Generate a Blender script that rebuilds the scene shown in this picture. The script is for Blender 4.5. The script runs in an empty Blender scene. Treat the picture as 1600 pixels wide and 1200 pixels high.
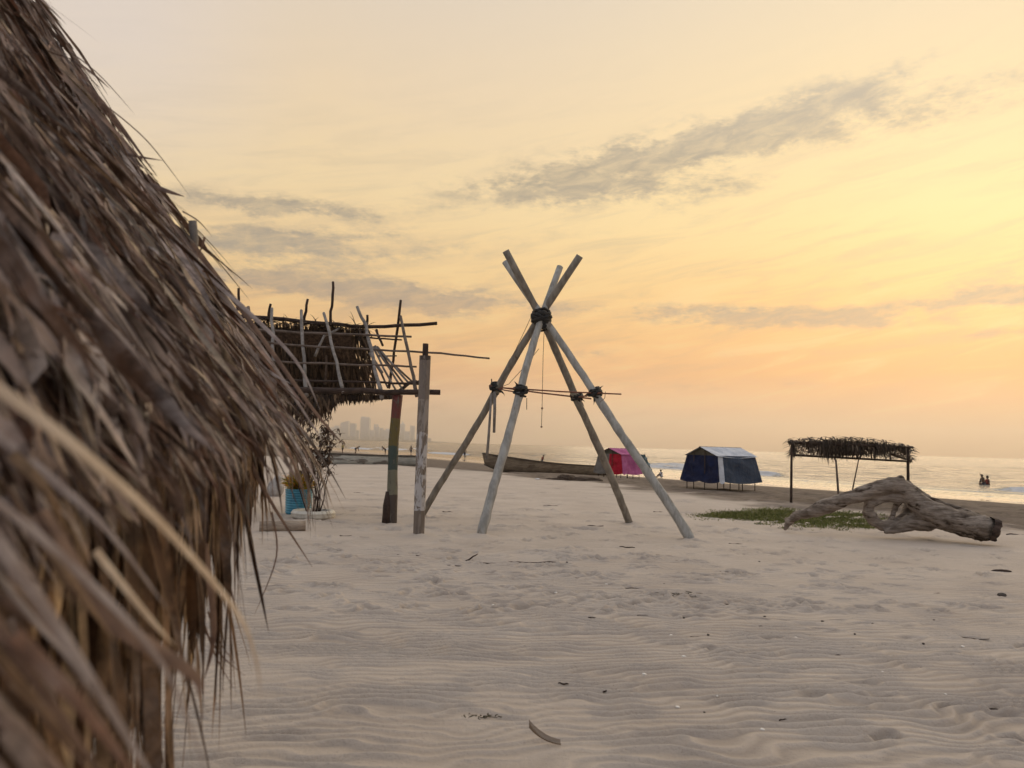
import bpy, bmesh, math, random
import numpy as np
from mathutils import Vector, Matrix
rnd = random.Random(7)
SC = bpy.context.scene
COL = SC.collection
rad = math.radians

# ------------------------------------------------------------------ camera
EYE = 1.6
F = 1202.0                      # focal length in pixels of the 1600 px wide photograph
PITCH, ROLL = rad(4.47), rad(1.56)
_f = Vector((0, math.cos(PITCH), math.sin(PITCH)))
_r0 = Vector((1, 0, 0)); _u0 = _r0.cross(_f)
_r = _r0 * math.cos(ROLL) + _u0 * math.sin(ROLL)
_u = _u0 * math.cos(ROLL) - _r0 * math.sin(ROLL)
camd = bpy.data.cameras.new('camera'); cam = bpy.data.objects.new('camera', camd); COL.objects.link(cam)
camd.sensor_width = 36; camd.lens = 36 * F / 1600
camd.clip_start = 0.05; camd.clip_end = 20000
camd.dof.use_dof = True; camd.dof.focus_distance = 10.5; camd.dof.aperture_fstop = 4.0
m = Matrix((( _r.x, _u.x, -_f.x, 0), (_r.y, _u.y, -_f.y, 0), (_r.z, _u.z, -_f.z, EYE), (0, 0, 0, 1)))
cam.matrix_world = m
SC.camera = cam

# ------------------------------------------------------------------ sky, sun, exposure
SUN_AZ, SUN_EL = rad(33), rad(14)
SC.view_settings.view_transform = 'Standard'; SC.view_settings.look = 'None'
SC.view_settings.exposure = 0; SC.view_settings.gamma = 1; SC.view_settings.use_curve_mapping = False

def lin(c):
    return tuple((v / 255 / 12.92) if v / 255 <= 0.04045 else ((v / 255 + 0.055) / 1.055) ** 2.4 for v in c) + (1,)

class NT:
    """tiny helper round a node tree"""
    def __init__(s, tree): s.t = tree; s.n = tree.nodes; s.l = tree.links
    def node(s, typ, **kw):
        n = s.n.new(typ)
        for k, v in kw.items(): setattr(n, k, v)
        return n
    def put(s, sock, v):
        if v is None: return
        if isinstance(v, bpy.types.NodeSocket): s.l.new(v, sock)
        else: sock.default_value = v
    def m(s, op, a, b=None, c=None, clamp=False):
        n = s.node('ShaderNodeMath', operation=op, use_clamp=clamp)
        for i, v in enumerate((a, b, c)): s.put(n.inputs[i], v)
        return n.outputs[0]
    def step(s, v, a, b, lo=0.0, hi=1.0):
        n = s.node('ShaderNodeMapRange', interpolation_type='SMOOTHSTEP')
        s.put(n.inputs[0], v)
        for i, q in enumerate((a, b, lo, hi)): n.inputs[i + 1].default_value = q
        return n.outputs[0]
    def mix(s, f, a, b, blend='MIX'):
        n = s.node('ShaderNodeMix', data_type='RGBA', blend_type=blend)
        s.put(n.inputs[0], f); s.put(n.inputs[6], a); s.put(n.inputs[7], b)
        return n.outputs[2]
    def ramp(s, f, stops, interp='LINEAR'):
        n = s.node('ShaderNodeValToRGB'); cr = n.color_ramp; cr.interpolation = interp
        while len(cr.elements) < len(stops): cr.elements.new(1)
        for e, (p, c) in zip(cr.elements, stops): e.position = p; e.color = c if len(c) == 4 else tuple(c) + (1,)
        s.put(n.inputs[0], f); return n.outputs[0]
    def noise(s, vec, scale, detail=4, rough=0.55, dist=0.0, out=0):
        n = s.node('ShaderNodeTexNoise'); s.put(n.inputs['Vector'], vec)
        n.inputs['Scale'].default_value = scale; n.inputs['Detail'].default_value = detail
        n.inputs['Roughness'].default_value = rough; n.inputs['Distortion'].default_value = dist
        return n.outputs[out]
    def xyz(s, x, y, z=0.0):
        n = s.node('ShaderNodeCombineXYZ')
        for i, v in enumerate((x, y, z)): s.put(n.inputs[i], v)
        return n.outputs[0]

def px_azel(px, py):
    d = _f + _r * ((px - 800) / F) + _u * ((600 - py) / F); d.normalize()
    return math.atan2(d.x, d.y), math.asin(d.z)

W = bpy.data.worlds.new("World"); SC.world = W; W.use_nodes = True
w = NT(W.node_tree); w.n.clear()
tc = w.node('ShaderNodeTexCoord'); sep = w.node('ShaderNodeSeparateXYZ'); w.l.new(tc.outputs['Generated'], sep.inputs[0])
az = w.m('ARCTAN2', sep.outputs[0], sep.outputs[1]); el = w.m('ARCSINE', sep.outputs[2])
def elp(d): return rad(d) / rad(90)
e01 = w.m('DIVIDE', w.m('MAXIMUM', el, 0.0), rad(90))
ZEN = (0.80, 0.83, 0.91)
rightr = w.ramp(e01, [(0, lin((255,200,156))), (elp(2.5), lin((248,186,136))), (elp(5.5), lin((255,176,94))), (elp(8), lin((255,190,106))),
        (elp(11.5), lin((255,206,126))), (elp(16), lin((255,223,154))), (elp(20), lin((252,222,166))), (elp(27), lin((245,221,180))),
        (elp(34), lin((234,217,192))), (elp(60), ZEN), (1, ZEN)])
leftr = w.ramp(e01, [(0, (1.12, .83, .60)), (elp(2.5), (1.04, .68, .43)), (elp(5), lin((246,188,132))), (elp(8), lin((246,194,128))), (elp(12), lin((246,207,146))),
        (elp(18), lin((245,217,168))), (elp(25), lin((238,214,180))), (elp(32), lin((226,210,190))), (elp(60), ZEN), (1, ZEN)])
backr = w.ramp(e01, [(0, (0.42, 0.41, 0.46)), (elp(15), (0.52, 0.52, 0.57)), (elp(40), (0.66, 0.69, 0.77)), (1, ZEN)])
front = w.mix(w.step(az, rad(-12), rad(27)), leftr, rightr)
# the upper left of the view is a paler grey
ul = w.m('MULTIPLY', w.step(az, rad(-14), rad(-30)), w.step(el, rad(12), rad(26)))
front = w.mix(w.m('MULTIPLY', ul, 0.75), front, lin((226, 214, 206)))
absaz = w.m('ABSOLUTE', w.m('SUBTRACT', az, 0.3))
clear = w.mix(w.step(absaz, rad(60), rad(135)), front, backr)
# clouds: broken grey banks lying in rows, thin streaks between
wv = w.xyz(w.m('MULTIPLY', az, 1.0), w.m('MULTIPLY', el, 2.6))
n_big = w.noise(wv, 5.0, 6, 0.6, 0.4); n_mid = w.noise(wv, 13.0, 8, 0.62, 0.3); n_fine = w.noise(wv, 42.0, 6, 0.62)
def bank(px, py, hx, hy, ang, k=1.0):
    a0, e0 = px_azel(px, py); c, s_ = math.cos(rad(ang)), math.sin(rad(ang))
    da = w.m('SUBTRACT', az, a0); de = w.m('SUBTRACT', el, e0)
    u = w.m('DIVIDE', w.m('ADD', w.m('MULTIPLY', da, c), w.m('MULTIPLY', de, s_)), hx / F)
    v = w.m('DIVIDE', w.m('SUBTRACT', w.m('MULTIPLY', de, c), w.m('MULTIPLY', da, s_)), hy / F)
    q = w.m('ADD', w.m('MULTIPLY', u, u), w.m('MULTIPLY', v, v))
    return w.m('MULTIPLY', w.m('EXPONENT', w.m('MULTIPLY', q, -1.0)), k)
banks = [bank(1000, 243, 310, 31, 11, 1.55), bank(1240, 190, 140, 26, 14, 1.1), bank(935, 302, 150, 22, 3, 1.2), bank(1430, 172, 240, 30, 6, .75), bank(600, 352, 180, 14, -14, .35), bank(1120, 296, 110, 18, 9, .45),
         bank(400, 318, 145, 15, 0, 1.6), bank(440, 382, 160, 26, 3, 1.6), bank(430, 438, 130, 15, 0, 1.2), bank(650, 466, 175, 26, -2, 1.6),
         bank(1190, 497, 180, 16, -2, 1.6), bank(1540, 466, 120, 10, 3, 1.5), bank(1580, 518, 60, 7, 0, .9), bank(920, 552, 50, 8, 3, .8),
         bank(560, 240, 220, 20, 5, .28), bank(1150, 603, 560, 14, 0, .62), bank(1300, 545, 400, 9, 3, .3), bank(870, 372, 330, 22, 10, .32), bank(900, 480, 200, 9, 0, .5),
         bank(-500, 400, 500, 60, 3, .9), bank(2300, 330, 500, 60, 5, .9)]
tot = banks[0]
for b in banks[1:]: tot = w.m('ADD', tot, b)
tex = w.m('ADD', w.m('ADD', w.m('ADD', w.m('MULTIPLY', n_big, 0.20), .075), w.m('MULTIPLY', n_mid, 0.85)), w.m('MULTIPLY', n_fine, 0.35))   # about 0.78
nf2 = w.noise(w.xyz(w.m('MULTIPLY', az, 1.0), w.m('MULTIPLY', el, 2.2)), 95.0, 5, 0.65)
tex = w.m('ADD', tex, w.m('MULTIPLY', w.m('SUBTRACT', nf2, .5), .22))
gate = w.m('ADD', 0.22, w.m('MULTIPLY', w.m('MINIMUM', tot, 1.0), 0.78))
dens = w.m('ADD', w.m('MULTIPLY', tot, 0.66), w.m('MULTIPLY', w.m('MULTIPLY', w.m('SUBTRACT', tex, 0.78), 3.2), gate))
cmask = w.step(dens, 0.14, 1.0)
far_cl = w.m('MULTIPLY', w.step(n_big, 0.5, 0.7), w.step(el, rad(30), rad(45)))
cmask = w.m('MAXIMUM', cmask, w.m('MULTIPLY', far_cl, 0.5))
ccol = w.ramp(e01, [(0, lin((222,180,142))), (elp(5), lin((214,160,118))), (elp(9), lin((176,150,128))), (elp(13), lin((164,153,138))), (elp(20), lin((164,153,134))),
        (elp(30), lin((205,195,180))), (1, (0.66, 0.69, 0.78))])
# bright ragged rims on the banks' tops
streak = w.noise(w.xyz(w.m('MULTIPLY', az, 1.0), w.m('SUBTRACT', w.m('MULTIPLY', el, 7.0), w.m('MULTIPLY', az, 1.2))), 7.0, 8, 0.62, 0.6)
veil = w.m('MULTIPLY', w.step(streak, 0.44, 0.70), w.step(el, rad(33), rad(3)))
body = w.mix(w.m('MULTIPLY', veil, 0.40), clear, ccol)
hil = w.m('MULTIPLY', w.m('MULTIPLY', w.step(streak, 0.52, 0.30), w.step(absaz, rad(95), rad(30))), w.step(el, rad(30), rad(5)))
body = w.mix(w.m('MULTIPLY', hil, 0.35), body, lin((255, 226, 162)))
core = w.noise(w.xyz(w.m('MULTIPLY', az, 1.0), w.m('SUBTRACT', w.m('MULTIPLY', el, 3.4), w.m('MULTIPLY', az, .5))), 24.0, 7, .66, .5)
sky_c = w.mix(w.m('MULTIPLY', cmask, w.step(core, .74, .30, .50, 1.0)), body, ccol)
ns = w.node('ShaderNodeTexSky', sky_type='NISHITA'); ns.sun_disc = False
ns.sun_elevation = SUN_EL; ns.sun_rotation = SUN_AZ; ns.dust_density = 3.0; ns.air_density = 1.2
bg1 = w.node('ShaderNodeBackground'); w.l.new(ns.outputs[0], bg1.inputs[0]); bg1.inputs[1].default_value = 0.06
bg2 = w.node('ShaderNodeBackground'); w.l.new(sky_c, bg2.inputs[0]); bg2.inputs[1].default_value = 1.04
ms = w.node('ShaderNodeMixShader'); ms.inputs[0].default_value = 0.93
w.l.new(bg1.outputs[0], ms.inputs[1]); w.l.new(bg2.outputs[0], ms.inputs[2])
wo = w.node('ShaderNodeOutputWorld'); w.l.new(ms.outputs[0], wo.inputs[0])

sl = bpy.data.lights.new('sun', 'SUN'); sl.energy = 1.15; sl.angle = rad(60); sl.color = (1.0, 0.80, 0.55)
so = bpy.data.objects.new('sun', sl); COL.objects.link(so); so.location = (20, 30, 20)
sd = Vector((math.sin(SUN_AZ) * math.cos(SUN_EL), math.cos(SUN_AZ) * math.cos(SUN_EL), math.sin(SUN_EL)))
so.rotation_euler = sd.to_track_quat('Z', 'Y').to_euler()

# ------------------------------------------------------------------ noise and terrain in numpy
_rs = np.random.RandomState(3); _perm = _rs.permutation(512).astype(np.int64); _val = _rs.rand(512) * 2 - 1
def vnoise(x, y, seed=0):
    x = np.asarray(x, float) + seed * 17.3; y = np.asarray(y, float) + seed * 9.1
    xi = np.floor(x).astype(np.int64); yi = np.floor(y).astype(np.int64); fx = x - xi; fy = y - yi
    fx = fx * fx * fx * (fx * (fx * 6 - 15) + 10); fy = fy * fy * fy * (fy * (fy * 6 - 15) + 10)
    def h(a, b): return _val[_perm[(_perm[a & 511] + b) & 511]]
    return (h(xi, yi) * (1 - fx) + h(xi + 1, yi) * fx) * (1 - fy) + (h(xi, yi + 1) * (1 - fx) + h(xi + 1, yi + 1) * fx) * fy
def fbm(x, y, o=4, seed=0):
    s = 0; a = 1; t = 0
    for i in range(o): s = s + a * vnoise(x * 2 ** i, y * 2 ** i, seed + i); t += a; a *= .5
    return s / t
SEA = -0.8
_ys = [-400, -20, 10, 30, 42, 48, 55, 64, 74, 107, 122, 160, 230, 320, 600, 1200]
_xs = [300, 75, 53, 37, 28, 24, 18.5, 13, 8, -5, -12, -32, -72, -130, -330, -800]
_yc = [-400, -20, 10, 17, 23, 28.7, 34.8, 43, 52, 62, 90, 160, 320, 1200]
_xc = [220, 30, 14.5, 11.0, 7.9, 5.6, 2.6, -1.8, -8, -17, -40, -90, -200, -900]
def sm(v, a, b):
    t = np.clip((v - a) / (b - a), 0, 1); return t * t * (3 - 2 * t)
def shore_x(y): return (np.interp(y - 3, _ys, _xs) + np.interp(y + 3, _ys, _xs) + np.interp(y, _ys, _xs)) / 3
def crest_x(y): return (np.interp(y - 3, _yc, _xc) + np.interp(y + 3, _yc, _xc) + np.interp(y, _yc, _xc)) / 3
def shore_t(x, y):
    xc = crest_x(y) + 0.9 * vnoise(x * .35, y * .35, 5); return (x - xc) / (shore_x(y) - xc)
def tz(x, y):
    x = np.asarray(x, float); y = np.asarray(y, float)
    t = shore_t(x, y)
    z = SEA * (0.55 * sm(t, 0, 1) + 0.45 * np.clip(t, 0, 1)) - 0.5 * np.clip(t - 1, 0, 8)
    z = z + 0.05 * fbm(x * .22, y * .22, 2, 1) * sm(t, 1.0, .5)
    z = z + 0.09 * fbm(x * 1.1, y * 1.1, 4, 8) * sm(t, -.1, .15) * sm(t, .8, .5)
    return z
def G(px, py):
    """the point of the ground seen at a pixel"""
    d = _f + _r * ((px - 800) / F) + _u * ((600 - py) / F); o = Vector((0, 0, EYE))
    lo = hi = 2.0
    while hi < 3000:
        p = o + d * hi
        if p.z < float(tz(p.x, p.y)): break
        lo = hi; hi *= 1.04
    for _ in range(25):
        mid = (lo + hi) / 2; p = o + d * mid
        if p.z < float(tz(p.x, p.y)): hi = mid
        else: lo = mid
    p = o + d * hi
    return Vector((p.x, p.y, float(tz(p.x, p.y))))
def PD(px, py, dep):
    d = _f + _r * ((px - 800) / F) + _u * ((600 - py) / F)
    return Vector((0, 0, EYE)) + d * (dep / d.y)
def PZ(px, py, z):
    d = _f + _r * ((px - 800) / F) + _u * ((600 - py) / F)
    return Vector((0, 0, EYE)) + d * ((z - EYE) / d.z)
def project(p):
    q = p - Vector((0, 0, EYE)); dz = q.dot(_f)
    return 800 + F * q.dot(_r) / dz, 600 - F * q.dot(_u) / dz, dz

# ------------------------------------------------------------------ mesh helper
class MB:
    def __init__(s): s.v = []; s.f = []
    def add(s, vs, fs):
        o = len(s.v); s.v.extend([tuple(q) for q in vs]); s.f.extend([tuple(i + o for i in f) for f in fs]); return s
    def tube(s, pts, rs, n=10, cap=True, jit=0.0, flat=1.0, seed=None):
        pts = [Vector(p) for p in pts]
        if not hasattr(rs, '__len__'): rs = [rs] * len(pts)
        r_ = random.Random(seed if seed is not None else len(s.v) + 1)
        vs = []; fs = []; up = None
        for i, p in enumerate(pts):
            t = (pts[min(i + 1, len(pts) - 1)] - pts[max(i - 1, 0)]).normalized()
            if up is None: up = t.orthogonal().normalized()
            up = (up - t * up.dot(t)).normalized(); sd_ = t.cross(up)
            for k in range(n):
                a = 2 * math.pi * k / n; rr = rs[i] * (1 + jit * (r_.random() - .5))
                vs.append(p + up * math.cos(a) * rr + sd_ * math.sin(a) * rr * flat)
        for i in range(len(pts) - 1):
            for k in range(n):
                a = i * n + k; b = i * n + (k + 1) % n; fs.append((a, b, b + n, a + n))
        if cap: fs.append(tuple(range(n - 1, -1, -1))); fs.append(tuple(range((len(pts) - 1) * n, len(pts) * n)))
        return s.add(vs, fs)
    def box(s, c, x, y, z):
        """centre and three half-axis vectors"""
        c, x, y, z = map(Vector, (c, x, y, z)); vs = []
        for k in (-1, 1):
            for j in (-1, 1):
                for i in (-1, 1): vs.append(c + x * i + y * j + z * k)
        return s.add(vs, [(0, 2, 3, 1), (4, 5, 7, 6), (0, 1, 5, 4), (2, 6, 7, 3), (0, 4, 6, 2), (1, 3, 7, 5)])
    def ball(s, c, r, n=10, m_=7, sx=1, sy=1, sz=1):
        c = Vector(c); vs = [c + Vector((0, 0, r * sz))]; fs = []
        for i in range(1, m_):
            a = math.pi * i / m_
            for k in range(n):
                b = 2 * math.pi * k / n
                vs.append(c + Vector((math.sin(a) * math.cos(b) * r * sx, math.sin(a) * math.sin(b) * r * sy, math.cos(a) * r * sz)))
        vs.append(c - Vector((0, 0, r * sz)))
        for k in range(n): fs.append((0, 1 + k, 1 + (k + 1) % n)); 
        for i in range(m_ - 2):
            for k in range(n):
                a = 1 + i * n + k; b = 1 + i * n + (k + 1) % n; fs.append((a, a + n, b + n, b))
        L_ = len(vs) - 1; q = 1 + (m_ - 2) * n
        for k in range(n): fs.append((q + (k + 1) % n, q + k, L_))
        return s.add(vs, fs)
    def leaf(s, root, d, nrm, L, Wd, droop=.6, nseg=7, fold=.25, twist=0.0, wav=0.0, base=.45, rr=rnd, tipk=1.6):
        p = Vector(root); d = Vector(d).normalized(); nrm = Vector(nrm); ds = L / nseg; vs = []; fs = []
        down = Vector((0, 0, -1))
        for i in range(nseg + 1):
            t = i / nseg
            sd_ = d.cross(nrm).normalized(); n2 = sd_.cross(d).normalized()
            a = twist * t + wav * (rr.random() - .5)
            sd2 = sd_ * math.cos(a) + n2 * math.sin(a); n3 = n2 * math.cos(a) - sd_ * math.sin(a)
            ww = Wd * .5 * min(1, base + t * 4) * max(0.04, 1 - t ** tipk)
            vs += [p - sd2 * ww + n3 * ww * fold, p, p + sd2 * ww + n3 * ww * fold]
            d = (d + down * droop * ds / max(L, .01) * (0.4 + t) + n2 * wav * .3 * (rr.random() - .5)).normalized(); p = p + d * ds
            nrm = n2
        for i in range(nseg):
            a = i * 3; fs += [(a, a + 1, a + 4, a + 3), (a + 1, a + 2, a + 5, a + 4)]
        s.end = (p - d * ds, d.copy(), nrm.copy()); return s.add(vs, fs)
    def frayed(s, root, d, nrm, L, Wd, droop, nseg, fold, twist, wav, rr):
        f = rr.uniform(.45, .75); s.leaf(root, d, nrm, L * f, Wd, droop, nseg, fold, twist, wav, rr=rr, tipk=30); p, d2, n2 = s.end; sd_ = d2.cross(n2).normalized()
        for k in range(rr.choice([2, 3, 4])):
            o = rr.uniform(-.4, .4); s.leaf(p - d2 * L * .05 + sd_ * Wd * o, d2 + sd_ * (o * .25 + rr.gauss(0, .10)) + n2 * rr.gauss(0, .10), n2, L * (1 - f) * rr.uniform(.5, 1.3), Wd * rr.uniform(.15, .4), droop + .2, 4, .3, rr.gauss(0, .8), .25, rr=rr, tipk=rr.uniform(1.2, 4))
        return s
    def build(s, name, mat, parent=None, smooth=True, world=True):
        me = bpy.data.meshes.new(name)
        vs = s.v
        if parent is not None and world:
            inv = ROOTS[parent.name].inverted(); vs = [tuple(inv @ Vector(q)) for q in vs]
        me.from_pydata(vs, [], s.f); me.materials.append(mat)
        if smooth: me.shade_smooth()
        o = bpy.data.objects.new(name, me); COL.objects.link(o)
        if parent is not None: o.parent = parent; ROOTS[o.name] = ROOTS[parent.name]
        return o
ROOTS = {}
def thing(name, label, cat, loc=(0, 0, 0), rz=0.0, group=None):
    o = bpy.data.objects.new(name, None); COL.objects.link(o); o.empty_display_size = .2
    o.location = loc; o.rotation_euler = (0, 0, rz); o['label'] = label; o['category'] = cat
    if group: o['group'] = group
    ROOTS[o.name] = Matrix.Translation(Vector(loc)) @ Matrix.Rotation(rz, 4, 'Z')
    return o
def tag(o, label, cat, group=None):
    o['label'] = label; o['category'] = cat
    if group: o['group'] = group
    return o
def centre_origin(o):
    me = o.data; n = len(me.vertices); co = np.empty(n * 3); me.vertices.foreach_get('co', co); co = co.reshape(-1, 3)
    c = np.array([co[:, 0].mean(), co[:, 1].mean(), co[:, 2].min()]); co -= c
    me.vertices.foreach_set('co', co.ravel()); o.location = c; me.update(); return o
def grid_mesh(name, X, Y, Z, mat, attrs=None, wrap=False):
    R, C = X.shape; co = np.stack([X, Y, Z], -1).reshape(-1, 3)
    i = np.arange(R - 1)[:, None]; j = np.arange(C if wrap else C - 1)[None, :]; j2 = (j + 1) % C
    a = i * C + j; b = i * C + j2; c = (i + 1) * C + j2; d = (i + 1) * C + j
    f = np.stack([a, b, c, d], -1).reshape(-1, 4)
    me = bpy.data.meshes.new(name); me.vertices.add(len(co)); me.vertices.foreach_set('co', co.ravel().astype(np.float32))
    me.loops.add(f.size); me.loops.foreach_set('vertex_index', f.ravel().astype(np.int32))
    me.polygons.add(len(f)); me.polygons.foreach_set('loop_start', np.arange(0, f.size, 4, dtype=np.int32))
    me.update(calc_edges=True)
    for k, v in (attrs or {}).items():
        at = me.attributes.new(k, 'FLOAT', 'POINT'); at.data.foreach_set('value', v.ravel().astype(np.float32))
    me.shade_smooth(); me.materials.append(mat)
    o = bpy.data.objects.new(name, me); COL.objects.link(o); return o

# ------------------------------------------------------------------ materials
def newmat(name):
    mt = bpy.data.materials.new(name); mt.use_nodes = True; t = NT(mt.node_tree); t.n.clear()
    b = t.node('ShaderNodeBsdfPrincipled'); o = t.node('ShaderNodeOutputMaterial'); t.l.new(b.outputs[0], o.inputs[0])
    return mt, t, b
def attr(t, name): return t.node('ShaderNodeAttribute', attribute_name=name).outputs['Fac']
def objvec(t): return t.node('ShaderNodeTexCoord').outputs['Object']
def bump(t, b, h, dist, strength=1.0):
    n = t.node('ShaderNodeBump'); n.inputs['Distance'].default_value = dist; n.inputs['Strength'].default_value = strength
    t.put(n.inputs['Height'], h); t.l.new(n.outputs[0], b.inputs['Normal'])
def scaled(t, v, sx, sy, sz):
    n = t.node('ShaderNodeMapping'); t.l.new(v, n.inputs[0]); n.inputs['Scale'].default_value = (sx, sy, sz); return n.outputs[0]
def mottled(name, c1, c2, rough=.8, scale=6, stretch=(1, 1, 1), bd=.004, detail=6, spec=.3, c3=None, thr=(.62, .68)):
    mt, t, b = newmat(name); v = scaled(t, objvec(t), *stretch)
    n = t.noise(v, scale, detail, .62, .3); c = t.mix(t.step(n, .32, .68), c1 + (1,), c2 + (1,))
    if c3: c = t.mix(t.step(t.noise(v, scale * .45, 5, .65), *thr), c, c3 + (1,))
    t.put(b.inputs['Base Color'], c); b.inputs['Roughness'].default_value = rough; b.inputs['Specular IOR Level'].default_value = spec
    bump(t, b, t.noise(v, scale * 3, 4), bd); return mt
def leafmat(name, stops, trans=.12, rough=.55, sc=60, patchy=0):
    mt, t, b = newmat(name)
    g = t.node('ShaderNodeNewGeometry'); oi = t.node('ShaderNodeObjectInfo')
    r = t.m('FRACT', t.m('ADD', g.outputs['Random Per Island'], t.m('MULTIPLY', oi.outputs['Random'], 7.31)))
    c = t.ramp(r, stops)
    v = objvec(t); n = t.noise(v, sc * .25, 6, .65, .5); n2 = t.noise(v, sc, 4, .6)
    k = t.m('ADD', t.m('MULTIPLY', t.step(n, .30, .72), 1.0), t.m('ADD', t.m('MULTIPLY', n2, .6), .08))
    kc = t.node('ShaderNodeVectorMath', operation='SCALE'); t.l.new(c, kc.inputs[0]); t.l.new(k, kc.inputs['Scale'])
    t.l.new(kc.outputs[0], b.inputs['Base Color']); b.inputs['Roughness'].default_value = rough; b.inputs['Specular IOR Level'].default_value = .35
    bump(t, b, t.m('ADD', n2, n), .002)
    if patchy:
        pn = t.noise(v, 3.2, 6, .7, .8); pm = t.step(pn, .50, .66); cc = t.mix(t.m('MULTIPLY', pm, patchy), kc.outputs[0], (.44, .385, .365, 1)); t.put(b.inputs['Base Color'], cc)
    tr = t.node('ShaderNodeBsdfTranslucent'); t.l.new(kc.outputs[0], tr.inputs[0])
    mx = t.node('ShaderNodeMixShader'); mx.inputs[0].default_value = trans
    t.l.new(b.outputs[0], mx.inputs[1]); t.l.new(tr.outputs[0], mx.inputs[2])
    o = [n_ for n_ in t.n if n_.bl_idname == 'ShaderNodeOutputMaterial'][0]; t.l.new(mx.outputs[0], o.inputs[0])
    return mt
M = {}
M['thatch_near'] = leafmat('thatch_near', [(0, (.045, .025, .016, 1)), (.18, (.10, .058, .038, 1)), (.38, (.19, .12, .085, 1)), (.55, (.28, .21, .175, 1)),
                                           (.68, (.18, .085, .048, 1)), (.82, (.38, .32, .29, 1)), (.93, (.30, .21, .14, 1)), (1, (.46, .36, .25, 1))], .10, patchy=.45)
M['thatch_fringe'] = leafmat('thatch_fringe', [(0, (.05, .026, .014, 1)), (.3, (.13, .072, .038, 1)), (.6, (.21, .125, .066, 1)), (.85, (.29, .19, .115, 1)), (1, (.42, .29, .16, 1))], .15, patchy=.25)
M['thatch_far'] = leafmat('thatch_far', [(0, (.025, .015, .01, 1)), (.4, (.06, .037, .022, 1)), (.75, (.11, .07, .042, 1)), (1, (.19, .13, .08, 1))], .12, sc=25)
M['thatch_grey'] = leafmat('thatch_grey', [(0, (.025, .018, .014, 1)), (.4, (.055, .04, .03, 1)), (.75, (.10, .072, .052, 1)), (1, (.17, .125, .09, 1))], .12, sc=25)
M['thatch_backing'] = mottled('thatch_backing', (.03, .02, .014), (.10, .065, .045), .9, 14, (1, 1, 1), .02)  # colour kept dark to put shade into gaps between leaves
M['straw'] = mottled('straw', (.46, .36, .265), (.60, .50, .39), .6, 30, (1, 1, 1), .001)
M['greyleaf'] = mottled('greyleaf', (.22, .17, .15), (.36, .31, .29), .55, 22, (1, 1, 1), .001)
M['brownleaf'] = mottled('brownleaf', (.10, .06, .045), (.21, .13, .09), .55, 22, (1, 1, 1), .001)
M['pole'] = mottled('pole', (.235, .23, .21), (.38, .375, .35), .75, 4, (2.5, 2.5, .8), .004, c3=(.19, .155, .12), thr=(.56, .7))
M['pole_brown'] = mottled('pole_brown', (.15, .13, .105), (.26, .235, .195), .8, 4, (2.5, 2.5, .8), .004, c3=(.12, .085, .06))
M['stick'] = mottled('stick', (.08, .06, .048), (.17, .13, .105), .85, 8, (1, 1, 1), .003)
M['stick_pale'] = mottled('stick_pale', (.14, .125, .112), (.28, .255, .235), .8, 8, (1, 1, 1), .003, c3=(.14, .11, .09))
M['stick_dark'] = mottled('stick_dark', (.025, .016, .013), (.065, .042, .032), .85, 8, (1, 1, 1), .003)
M['rod'] = mottled('rod', (.13, .045, .03), (.20, .08, .05), .6, 8, (1, 1, 1), .001)
M['black_rubber'] = mottled('black_rubber', (.012, .012, .012), (.028, .027, .026), .6, 18, (1, 1, 1), .006)
M['rope'] = mottled('rope', (.16, .10, .07), (.24, .16, .11), .9, 60, (1, 1, 1), .001)
M['drift'] = mottled('drift', (.10, .074, .054), (.30, .25, .205), .8, 3.0, (.6, 3, 4), .03, 10, c3=(.045, .03, .02), thr=(.54, .62))
M['log'] = mottled('log', (.22, .17, .13), (.36, .29, .22), .85, 5, (.6, 3, 3), .01)
M['hull'] = mottled('hull', (.10, .083, .066), (.21, .18, .145), .75, 1.6, (.6, 1, 5), .004, c3=(.08, .06, .045))
M['hull_pale'] = mottled('hull_pale', (.33, .35, .34), (.47, .49, .47), .7, 2.2, (.7, 1, 3), .004, c3=(.16, .15, .14), thr=(.55, .62))
M['hull_dark'] = mottled('hull_dark', (.035, .03, .028), (.08, .07, .06), .8, 4)
def cloth(name, c1, c2, sc=3.0):
    mt, t, b = newmat(name); v = objvec(t); n = t.noise(v, sc, 5, .6)
    t.put(b.inputs['Base Color'], t.mix(t.step(n, .3, .7), c1 + (1,), c2 + (1,))); b.inputs['Roughness'].default_value = .85
    b.inputs['Specular IOR Level'].default_value = .2
    bump(t, b, t.m('ADD', n, t.m('MULTIPLY', t.noise(v, 1.7, 2), 2.0)), .06); return mt
M['navy'] = cloth('navy', (.004, .008, .034), (.007, .015, .055)); M['slate'] = cloth('slate', (.035, .05, .08), (.05, .068, .10))
M['white_cloth'] = cloth('white_cloth', (.42, .45, .50), (.60, .62, .66)); M['red_cloth'] = cloth('red_cloth', (.33, .004, .018), (.44, .008, .03))
M['pink_cloth'] = cloth('pink_cloth', (.34, .075, .20), (.44, .13, .28)); M['olive_cloth'] = cloth('olive_cloth', (.06, .055, .04), (.11, .10, .07))
M['teal_cloth'] = cloth('teal_cloth', (.025, .05, .07), (.05, .10, .11)); M['grey_cloth'] = cloth('grey_cloth', (.13, .115, .10), (.19, .17, .145))
M['print'] = cloth('print', (.22, .27, .27), (.3, .36, .35)); M['skin_dark'] = mottled('skin_dark', (.10, .055, .035), (.14, .08, .055), .5, 5); M['hair'] = mottled('hair', (.01, .008, .007), (.02, .015, .012), .6, 20)
M['shorts'] = cloth('shorts', (.02, .025, .04), (.04, .045, .07)); M['shirt_yellow'] = cloth('shirt_yellow', (.35, .30, .06), (.45, .38, .1))
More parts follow.
